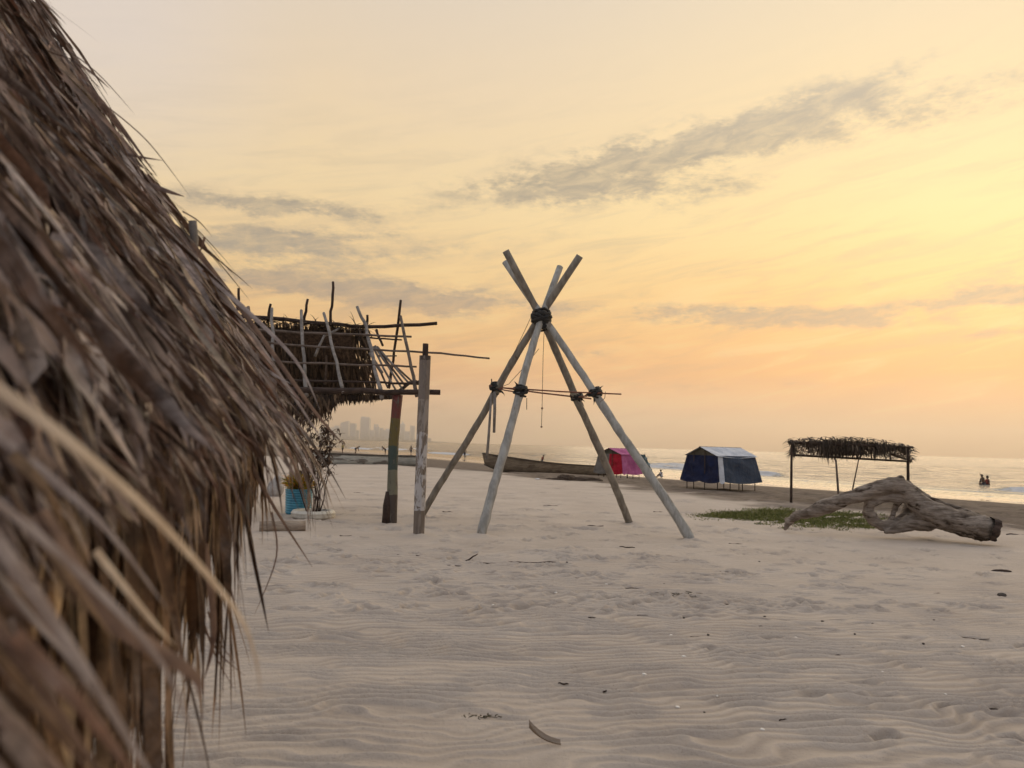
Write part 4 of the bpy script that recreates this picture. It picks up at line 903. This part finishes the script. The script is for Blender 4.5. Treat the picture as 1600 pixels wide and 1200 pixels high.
cap([(1374, 772, 15.1, 10), (1360, 785, 15.1, 10), (1356, 800, 15.1, 11), (1368, 815, 15.1, 11), (1382, 824, 15.1, 9), (1392, 812, 15.1, 6), (1396, 798, 15.15, 6), (1402, 786, 15.2, 8), (1412, 778, 15.2, 8)])
cap([(1370, 786, 15.0, 6), (1378, 779, 15.0, 7), (1392, 778, 15.0, 8), (1404, 780, 15.0, 10)])
cap([(1383, 832, 14.95, 5), (1400, 827, 14.95, 9), (1425, 816, 15.0, 16), (1450, 812, 14.95, 20)]); cap([(1420, 790, 15.3, 9), (1412, 808, 15.2, 10), (1400, 820, 15.1, 8), (1390, 826, 15.1, 7)])
cap([(1430, 800, 15.5, 16), (1450, 815, 15.4, 18)]); cap([(1534, 822, 14.5, 22), (1548, 829, 14.45, 17)])
mb = dmb; drift = mb.build('driftwood_trunk', M['drift']); tag(drift, 'large bleached driftwood trunk with arching root lying on the sand', 'driftwood'); centre_origin(drift)
md = drift.modifiers.new('remesh', 'REMESH'); md.mode = 'VOXEL'; md.voxel_size = .024; md.use_smooth_shade = True
md = drift.modifiers.new('smooth', 'SMOOTH'); md.factor = .8; md.iterations = 5
tx = bpy.data.textures.new('driftlump', 'CLOUDS'); tx.noise_scale = .35; tx.noise_depth = 3
md = drift.modifiers.new('lumps', 'DISPLACE'); md.texture = tx; md.strength = .09; md.mid_level = .58
tx = bpy.data.textures.new('driftgrain', 'CLOUDS'); tx.noise_scale = .07; tx.noise_depth = 2
md = drift.modifiers.new('grain', 'DISPLACE'); md.texture = tx; md.strength = .03; md.mid_level = .5

ROOTS[drift.name] = Matrix.Translation(drift.location)
ec = PD(1557, 829, 14.36); mb = MB(); ax_ = Vector((.93, -.25, -.22)).normalized(); e1 = Vector((0, 0, 1)).cross(ax_).normalized(); e2 = ax_.cross(e1); vs = [ec + ax_ * .0]; lr = random.Random(8)
for rr_, n_ in ((.08, 24), (.14, 24), (.195, 24)):
    for k in range(24): a = k * math.pi / 12; q = rr_ * (1 + .10 * lr.uniform(-1, 1)); vs.append(ec + e1 * math.cos(a) * q + e2 * math.sin(a) * q * 1.05 + ax_ * (lr.uniform(-.02, .035) - (.05 if rr_ > .2 else 0)))
fs = [(0, 1 + k, 1 + (k + 1) % 24) for k in range(24)]
for r_i in (0, 1): fs += [(1 + r_i * 24 + k, 25 + r_i * 24 + k, 25 + r_i * 24 + (k + 1) % 24, 1 + r_i * 24 + (k + 1) % 24) for k in range(24)]
vs += [v - ax_ * .12 for v in vs[-24:]]; fs += [(49 + k, 73 + k, 73 + (k + 1) % 24, 49 + (k + 1) % 24) for k in range(24)]
mb.add(vs, fs).build('broken_end', M['stick_dark'], drift, smooth=False)
# ------------------------------------------------------------------ planters, plants, log by the hut
tc_ = G(489, 809); TR = .42
ty = thing('tyre_planter', 'white painted tyre planter lying flat beside the blue pot', 'planter', tc_)
mb = MB(); vs = []; fs = []; prof = [(.29, .02), (.30, .10), (.34, .155), (.40, .16), (.43, .12), (.445, .10), (.43, .09), (.445, .05), (.42, .01), (.34, -.02)]
def lathe(prof, c, n=40, close=False, sc=(1, 1)):
    mb = MB(); vs = []; fs = []; P = len(prof)
    for k in range(n):
        a = 2 * math.pi * k / n
        for r, z in prof: vs.append((c[0] + r * math.cos(a) * sc[0], c[1] + r * math.sin(a) * sc[1], c[2] + z))
    for k in range(n):
        for i in range(P - 1 + (1 if close else 0)):
            a = k * P + i; b = k * P + (i + 1) % P; c2 = ((k + 1) % n) * P + (i + 1) % P; d = ((k + 1) % n) * P + i; fs.append((a, d, c2, b))
    return mb.add(vs, fs)
lathe(prof, (0, 0, 0), close=True).build('tyre', M['tyre_white'], ty, world=False)
lathe([(0, .11), (.15, .115), (.31, .09)], (0, 0, 0), 20).build('soil', M['soil'], ty, world=False)
bs = thing('dry_shrub', 'tall bare shrub with thin dark stems in the white tyre', 'shrub', tc_ + Vector((0, 0, .08)))
lr = random.Random(12); stems = []; lv = MB()
for k in range(13):
    a = lr.uniform(0, 6.28); b0 = tc_ + Vector((math.cos(a) * .13, math.sin(a) * .13, .1)); topp = tc_ + Vector((lr.uniform(-.42, .30), lr.uniform(-.3, .3), lr.uniform(1.45, 2.0))); P = [b0]
    for i in range(1, 8): t = i / 7; P.append(b0.lerp(topp, t) + Vector((lr.gauss(0, .025), lr.gauss(0, .025), 0)) + Vector((math.cos(a) * .08 * math.sin(t * 3.1), 0, 0)))
    MB().tube(P, [.015 - .0012 * i for i in range(8)], 6).build('stem', M['stick_dark'], bs)
    for i in range(3, 8):
        for _ in range(3):
            p = P[i]; q = p + Vector((lr.gauss(0, .14), lr.gauss(0, .14), lr.uniform(.0, .22))); lv.tube([p, p.lerp(q, .5) + Vector((0, 0, .02)), q], [.005, .004, .003], 4)
            if i > 3:
                for _2 in range(4): lv.leaf(p.lerp(q, lr.uniform(.3, 1)), (lr.gauss(0, 1), lr.gauss(0, 1), lr.uniform(-1, .3)), (lr.gauss(0, .4), lr.gauss(0, .4), 1), lr.uniform(.06, .13), lr.uniform(.03, .06), 1.5, 3, .5, 1, .3, rr=lr, tipk=2)
o = lv.build('dry_leaves', M['dryleaf'], bs); o['kind'] = 'stuff'
pc = G(466, 803); pt_ = thing('plant_pot', 'ribbed blue pot left of the white tyre', 'plant pot', pc)
prof = [(0, .0), (.25, .0)]
for i in range(9): z = .02 + i * .052; prof += [(.255 + i * .002, z), (.272 + i * .002, z + .014), (.272 + i * .002, z + .036), (.256 + i * .002, z + .048)]
prof += [(.29, .495), (.29, .53), (.255, .53), (.25, .45)]
lathe(prof, (0, 0, 0), 36).build('pot_wall', M['pot_blue'], pt_, world=False); lathe([(0, .47), (.252, .465)], (0, 0, 0), 20).build('soil', M['soil'], pt_, world=False)
cp = thing('yellow_plant', 'bushy plant with yellow and green leaves in the blue pot', 'plant', pc + Vector((0, 0, .46)))
mb = MB()
for k in range(420):
    d = Vector((lr.gauss(0, .6), lr.gauss(0, .6), lr.uniform(.2, 1.1))).normalized(); r0 = lr.uniform(.05, .30); p = pc + Vector((0, 0, .48)) + Vector((d.x * r0, d.y * r0, d.z * r0 * 1.2))
    mb.leaf(p, d + Vector((0, 0, .15)), (lr.gauss(0, 1), lr.gauss(0, 1), .5), lr.uniform(.12, .24), lr.uniform(.022, .045), .9, 4, .3, 0, .1, rr=lr)
o = mb.build('foliage', M['croton'], cp); o['kind'] = 'stuff'
MB().tube([pc + Vector((0, 0, .44)), pc + Vector((.02, 0, .75))], [.02, .012], 6).build('stem', M['stick'], cp)
a, b_ = G(405, 830), G(477, 829); a.z += .07; b_.z += .07
o = MB().tube([a.lerp(b_, i / 6) for i in range(7)], [.10, .105, .10, .105, .10, .10, .098], 14, jit=.08).build('cut_log', M['log']); tag(o, 'short pale cut log on the sand in front of the tyre planter', 'log'); centre_origin(o)
p = G(430, 775); mb = MB().ball(p + Vector((0, 0, .20)), .26, 14, 9, .9, .8, 1.0).ball(p + Vector((.05, 0, .44)), .13, 10, 7, 1, .9, 1.0)
o = mb.build('sack', M['sack']); tag(o, 'pale grey lumpy sack left of the blue pot, half hidden by thatch', 'sack'); centre_origin(o)
md = o.modifiers.new('remesh', 'REMESH'); md.mode = 'VOXEL'; md.voxel_size = .03; md.use_smooth_shade = True
hc = PD(446, 662, 15.6); hb_ = thing('hanging_bowl', 'small black bowl hanging under the unfinished hut', 'bowl', hc - Vector((0, 0, .13)))
lathe([(0, .0), (.05, .01), (.12, .08), (.19, .15), (.20, .17), (.18, .165), (.10, .10), (0, .05)], (0, 0, 0), 20).build('bowl_body', M['black_rubber'], hb_, world=False)
MB().tube([(0, 0, .05), (0, 0, .28)], .03, 8).build('stub', M['black_rubber'], hb_, world=False); MB().tube([(0, 0, .28), (0, 0, .62)], .006, 5).build('cord', M['rope'], hb_, world=False)

# ------------------------------------------------------------------ people
def person(base, H, pose, face, label, shirt='skin_dark', pants='shorts', sink=0.0, group=None):
    """poses are joint lists in body units (1 = standing height), x = facing direction, z up"""
    base = Vector(base) - Vector((0, 0, sink)); t_ = thing('person', label, 'person', base, face, group)
    hipz = .50; lean = 0.0; arms = [(.02, .19, .60, .0, .21, .44), (.02, -.19, .60, .0, -.21, .44)]; knees = [(.01, .06, .27), (.01, -.06, .27)]; feet = [(.0, .06, .03), (.0, -.06, .03)]
    if pose == 'bend': lean = rad(62); knees = [(.08, .06, .27), (.06, -.06, .27)]; feet = [(.0, .06, .03), (-.04, -.06, .03)]; arms = [(.30, .11, .50, .34, .07, .28), (.30, -.11, .50, .32, -.07, .30)]
    if pose == 'stoop': lean = rad(50); arms = [(.27, .12, .58, .34, .07, .40), (.27, -.12, .58, .36, -.07, .42)]
    if pose == 'armup': lean = rad(15); arms = [(.20, .13, .88, .28, .10, 1.02), (.10, -.17, .62, .18, -.14, .50)]
    if pose == 'walk': knees = [(.08, .06, .27), (-.03, -.06, .27)]; feet = [(.13, .06, .04), (-.14, -.06, .05)]; arms = [(-.06, .17, .62, -.02, .19, .46), (.08, -.17, .62, .14, -.17, .48)]
    if pose == 'sit': hipz = .08; lean = rad(12); knees = [(.22, .08, .23), (.22, -.08, .22)]; feet = [(.40, .08, .03), (.40, -.08, .03)]; arms = [(.13, .17, .25, .24, .12, .20), (.13, -.17, .25, .24, -.12, .20)]
    hip = Vector((0, 0, hipz)); ax = Vector((math.sin(lean), 0, math.cos(lean))); fw = Vector((math.cos(lean), 0, -math.sin(lean)))
    chest = hip + ax * .22; neck = hip + ax * .325; head = hip + ax * .41 + fw * .01; S = H
    body = MB()
    def tb(P, R): body.tube([Vector(p) * S for p in P], [r * S for r in R], 10)
    tb([hip - ax * .03, hip + ax * .06, chest, hip + ax * .29, neck, neck + ax * .04], [.085, .075, .092, .08, .035, .032])
    for k, sg in ((0, 1), (1, -1)):
        sh_ = hip + ax * .29 + Vector((0, sg * .105, 0)); el_ = Vector(arms[k][:3]); ha = Vector(arms[k][3:]); tb([hip + ax * .29, sh_, sh_.lerp(el_, .5), el_, el_.lerp(ha, .6), ha], [.045, .036, .03, .025, .021, .016])
        dh = (ha - el_).normalized(); 
        for q in range(5): off = Vector((0, (q - 2) * .008, 0)); body.tube([(ha + off * .5) * S, (ha + off + dh * (.045 + .006 * (2 - abs(q - 2)))) * S], [.006 * S, .0045 * S], 5)
        hp_ = hip + Vector((0, sg * .05, -.01)); kn = Vector(knees[k]); ft = Vector(feet[k]); tb([hp_, hp_.lerp(kn, .5), kn, kn.lerp(ft, .4), ft], [.06, .052, .036, .034, .022]); tb([ft, ft + Vector((.07, 0, -.015))], [.022, .016])
    body.ball(head * S, .062 * S, 12, 9, .95, .8, 1.15); body.ball((head + fw * .06) * S, .011 * S, 6, 5)
    for sg in (1, -1): body.ball((head + Vector((0, sg * .05, 0))) * S, .013 * S, 6, 5)
    o = body.build('body', M['skin_dark'], t_, world=False); md = o.modifiers.new('remesh', 'REMESH'); md.mode = 'VOXEL'; md.voxel_size = .012 * S; md.use_smooth_shade = True
    MB().ball((head - fw * .012 + ax * .014) * S, .069 * S, 12, 8, .95, .86, 1.08).build('hair', M['hair'], t_, world=False)
    sm_ = MB(); sm_.tube([(hip - ax * .05) * S, (hip + ax * .05) * S, (hip + ax * .06) * S], [.094 * S, .088 * S, .084 * S], 14)
    for k, sg in ((0, 1), (1, -1)): hp_ = hip + Vector((0, sg * .05, -.01)); kn = Vector(knees[k]); sm_.tube([hp_ * S, hp_.lerp(kn, .65) * S], [.068 * S, .062 * S], 12)
    sm_.build('shorts', M[pants], t_, world=False)
    if shirt != 'skin_dark': MB().tube([(hip + ax * q) * S for q in (.03, .12, .22, .29, .32)], [v * S for v in (.084, .09, .10, .09, .045)], 14).build('shirt', M[shirt], t_, world=False)
    return t_
def wat(px, py): return PZ(px, py, SEA)
person(G(535, 709), 1.65, 'stand', rad(200), 'standing person in a yellowish shirt, leftmost along the far waterline', 'shirt_yellow')
person(G(555, 709), 1.65, 'bend', rad(0), 'person bending down to the right, second from left along the waterline')
person(G(602, 710.5), 1.7, 'stoop', rad(180), 'stooping person just left of the painted post at the waterline')
person(G(642, 711), 1.7, 'walk', rad(60), 'upright walking person between the painted and peeling posts')
person(wat(726, 713), 1.75, 'walk', rad(250), 'dark figure wading in shallow water left of the pole frame', sink=.25)
person(wat(847, 720), 1.7, 'armup', rad(10), 'bather with one arm raised beyond the wooden canoe', 'shirt_red', sink=.75)
g_ = G(1034, 746); person(g_, 1.15, 'sit', rad(200), 'person sitting low by the water between the two tents', 'towel', 'towel')
person(wat(1543, 757), 1.75, 'stand', rad(180), 'tallest bather on the right of the trio in the waves', 'shirt_red', sink=.95)
person(wat(1537.5, 757), 1.65, 'armup', rad(180), 'bather in the middle of the trio in the waves', sink=.72); person(wat(1532, 757), 1.3, 'stand', rad(0), 'smallest bather on the left of the trio in the waves', sink=.92)

# ------------------------------------------------------------------ grass and litter on the sand
lr = random.Random(77); mb = MB()
def gr_density(px, py):
    v = 0
    for cx, cy, sx, sy in ((1165, 806, 62, 5), (1205, 803, 40, 6), (1290, 814, 72, 7), (1340, 819, 34, 6), (1235, 815, 34, 4), (1300, 806, 50, 4)): v = max(v, math.exp(-((px - cx) / sx) ** 2 - ((py - cy) / sy) ** 2))
    return v
cnt = 0
while cnt < 34000:
    px, py = lr.uniform(1075, 1400), lr.uniform(794, 832)
    if lr.random() > gr_density(px, py) ** 1.5 * (0.35 + max(0, math.sin(px * .11) * math.sin(py * .9 + px * .05) + .5)): continue
    if cnt % 26 == 0: gc = G(px, py); gs = lr.uniform(.04, .14)
    p = Vector((gc.x + lr.gauss(0, gs * 1.3), gc.y + lr.gauss(0, gs * 1.6), gc.z)); cnt += 1
    hgt = lr.uniform(.04, .11); mb.leaf((p.x, p.y, p.z - .01), (lr.gauss(0, .6), lr.gauss(0, .6), 1), (lr.gauss(0, 1), lr.gauss(0, 1), .2), hgt, .016, .9, 2, .3, 0, 0, rr=lr)
o = mb.build('beach_grass', M['grass']); o['kind'] = 'stuff'; tag(o, 'low patch of green grass beside the driftwood trunk', 'grass')
def pebble(px, py, r, name='pebble', mat='pebble', lab='small dark stone or clod lying on the open sand', grp='dark stones scattered on the sand', fl=.6):
    p = G(px, py); m_ = MB().ball((0, 0, r * fl * .4), r, 9, 6, 1.0, .8, fl); rr = random.Random(int(px * 7 + py))
    m_.v = [(x * rr.uniform(.8, 1.2), y * rr.uniform(.8, 1.2), z * rr.uniform(.8, 1.15)) for x, y, z in m_.v]
    o = m_.build(name, M[mat]); o.location = p; o.rotation_euler = (0, 0, rr.uniform(0, 6)); tag(o, lab, name, grp); return o
for (x, y, r) in [(868,214,.028),(723,236,.022),(775,299,.024),(595,130,.026),(515,153,.022),(880,185,.02),(1040,198,.022),(1180,205,.02),(655,188,.02),(330,35,.03),(1320,260,.018),(712,450,.01),(600,94,.02),(300,145,.016),(1130,233,.016),(865,32,.025),(1350,195,.02)]:
    pebble(*z7(x, y), r * .72)
for (x, y) in [(440,95),(620,237),(966,244),(1050,351),(1207,338),(873,499),(638,436),(1382,400),(300,118),(655,295),(545,345),(125,152),(747,405),(1430,268)]:
    pebble(*z7(x, y), rnd.uniform(.010, .02), 'shell', 'shell', 'tiny white shell fragment on the open sand', 'white shell fragments on the sand', .4)
o = pebble(*z7(1538, 127), .05, lab='dark clod on the sand near the right edge, below the bark piece'); del o['group']
o = pebble(*z7(1537, 60), .10, 'bark_piece', 'stick_dark', 'flat dark piece of bark on the sand near the right edge', None, .3); o.scale = (1.3, .5, 1); o.rotation_euler = (0, 0, -.3)
def twig(px, py, L, r, ang, lab, mat='stick', curl=.1, grp=None, rise=.0):
    p = G(px, py); d = Vector((math.cos(ang), math.sin(ang), 0)); P = [p + d * (L * (i / 5 - .5)) + Vector((0, math.sin(i * 1.3 + px) * L * curl * .6, r * .5 * math.sin(i * 1.9 + py) + rise * (i / 5))) for i in range(6)]
    o = MB().tube(P, [r, r * 1.1, r, r * .9, r * .8, r * .5], 6, jit=.2).build('twig', M[mat]); tag(o, lab, 'twig', grp); return centre_origin(o)
twig(*z7(235, 34), .75, .014, .12, 'longest dark stick on the sand in front of the pole frame', 'stick_dark')
twig(*z7(150, 38), .5, .012, .0, 'dark stick left of the longest one in front of the pole frame', 'stick_dark'); twig(*z7(66, 28), .25, .012, .9, 'short slanting stick on the sand near the second pole foot', 'stick_dark', rise=.08)
for (x, y, L, a) in [(340,75,.4,-.1),(505,105,.3,.1),(600,14,.35,0),(650,28,.3,0),(770,60,.2,0),(765,150,.35,-.1),(540,180,.15,.1),(450,388,.16,.5),(1340,328,.2,-.1),(1460,245,.4,-.1),(1505,440,.15,0),(230,155,.2,.2),(690,240,.15,.2),(1110,268,.12,-.5),(1365,120,.2,0),(20,42,.3,0),(400,186,.1,0),(930,470,.08,.4),(320,370,.1,0),(1075,292,.15,.4),(560,224,.12,0)]:
    twig(*z7(x, y), L * .7, rnd.uniform(.003, .007), a, 'short thin dark twig lying flat on the open sand', 'stick_dark', grp='thin twigs scattered on the sand')
for (px, py, L, lab) in [(640,868,.35,'half-buried stick on the sand just below the peeling post'),(545,838,.3,'half-buried stick left of the painted post foot'),(930,822,.35,'stick on the sand just left of the third pole foot'),(760,812,.3,'stick beside the upper side of the second pole foot'),
        (1030,800,.3,'stick on the sand between the two right pole feet, higher up'),(860,790,.4,'stick lying in the middle of the sand inside the pole frame'),(1590,835,.5,'stick right of the broken end of the driftwood trunk'),(700,800,.25,'stick on the sand between peeling post and second pole foot'),
        (560,770,.3,'stick on the sand between the grey boat and painted post foot'),(980,855,.25,'stick on the sand below the third pole foot'),(1150,850,.25,'stick on the sand right of the fourth pole foot')]:
    twig(px, py, L, rnd.uniform(.008, .014), rnd.uniform(-.15, .15), lab, 'stick_dark')
# curled dead leaf in front
g0 = G(826, 1160); g1 = G(876, 1167); dxy = (g1 - g0); mb = MB(); vs = []; fs = []
for i in range(13):
    t_i = i / 12; c0 = g0 + dxy * (t_i ** 1.1); hgt = .085 * (1 - t_i) ** 2.2 + .012; ww = .020 * math.sin(min(1, t_i * 1.5 + .12) * math.pi * .62) * (1 - t_i * .55)
    tl = Vector((-.25, .75, .6)); vs += [c0 + Vector((0, 0, hgt)) - tl * ww + Vector((0, 0, .012)), c0 + Vector((0, 0, hgt * .8)), c0 + Vector((0, 0, hgt)) + tl * ww + Vector((0, 0, .02))]
for i in range(12): a = i * 3; fs += [(a, a + 1, a + 4, a + 3), (a + 1, a + 2, a + 5, a + 4)]
o = mb.add(vs, fs).build('dead_leaf', M['log']); tag(o, 'curled dry leaf on the rippled sand at the bottom of the picture', 'leaf'); centre_origin(o)
def clump(px, py, n, r, lab, mat='weed', nm='seaweed'):
    p = G(px, py); mb = MB()
    for k in range(n):
        q = p + Vector((lr.gauss(0, r), lr.gauss(0, r * .6), .005)); d = Vector((lr.gauss(0, 1), lr.gauss(0, 1), lr.uniform(-.1, .5))); mb.tube([q, q + d * r * .25, q + d * r * .4 + Vector((lr.gauss(0, .3) * r, 0, 0))], [.004, .003, .002], 4)
    o = mb.build(nm, M[mat]); tag(o, lab, 'seaweed'); return centre_origin(o)
clump(756, 1121, 26, .045, 'little tuft of dry seaweed left of the curled leaf'); clump(*z7(650, 125), 26, .09, 'loose scrap of dry seaweed in the middle of the sand')
clump(1060, 930, 30, .12, 'small dark tangle of weed right of the middle of the sand')
p = G(885, 750); mb = MB().ball(p + Vector((0, 0, .05)), .45, 14, 8, 1, .7, .45).ball(p + Vector((.9, .1, .02)), .5, 12, 7, 1.6, .6, .28).ball(p + Vector((-.5, 0, 0)), .3, 10, 7, 1.6, .6, .25)
rr = random.Random(3); mb.v = [(x + rr.gauss(0, .03), y + rr.gauss(0, .03), z + rr.gauss(0, .035)) for x, y, z in mb.v]
o = mb.build('debris_heap', M['soil'], smooth=False); tag(o, 'low dark heap of debris on the sand in front of the canoe', 'debris'); centre_origin(o)
o = pebble(840, 749, .12, "litter", "towel", "white scrap of litter left of the debris heap", None, .3)

# ------------------------------------------------------------------ the air
hz, t, b = newmat('haze'); t.n.clear(); pv = t.node('ShaderNodeVolumePrincipled'); oo = t.node('ShaderNodeOutputMaterial'); t.l.new(pv.outputs[0], oo.inputs['Volume'])
pv.inputs['Density'].default_value = .00029; pv.inputs['Color'].default_value = (.99, .955, .90, 1); pv.inputs['Anisotropy'].default_value = .72
mb = MB().box((0, 2600, 101), (5800, 0, 0), (0, 3400, 0), (0, 0, 109)); o = mb.build('haze', hz, smooth=False); o['kind'] = 'stuff'; o['label'] = 'warm evening haze over the sea'; o['category'] = 'haze'
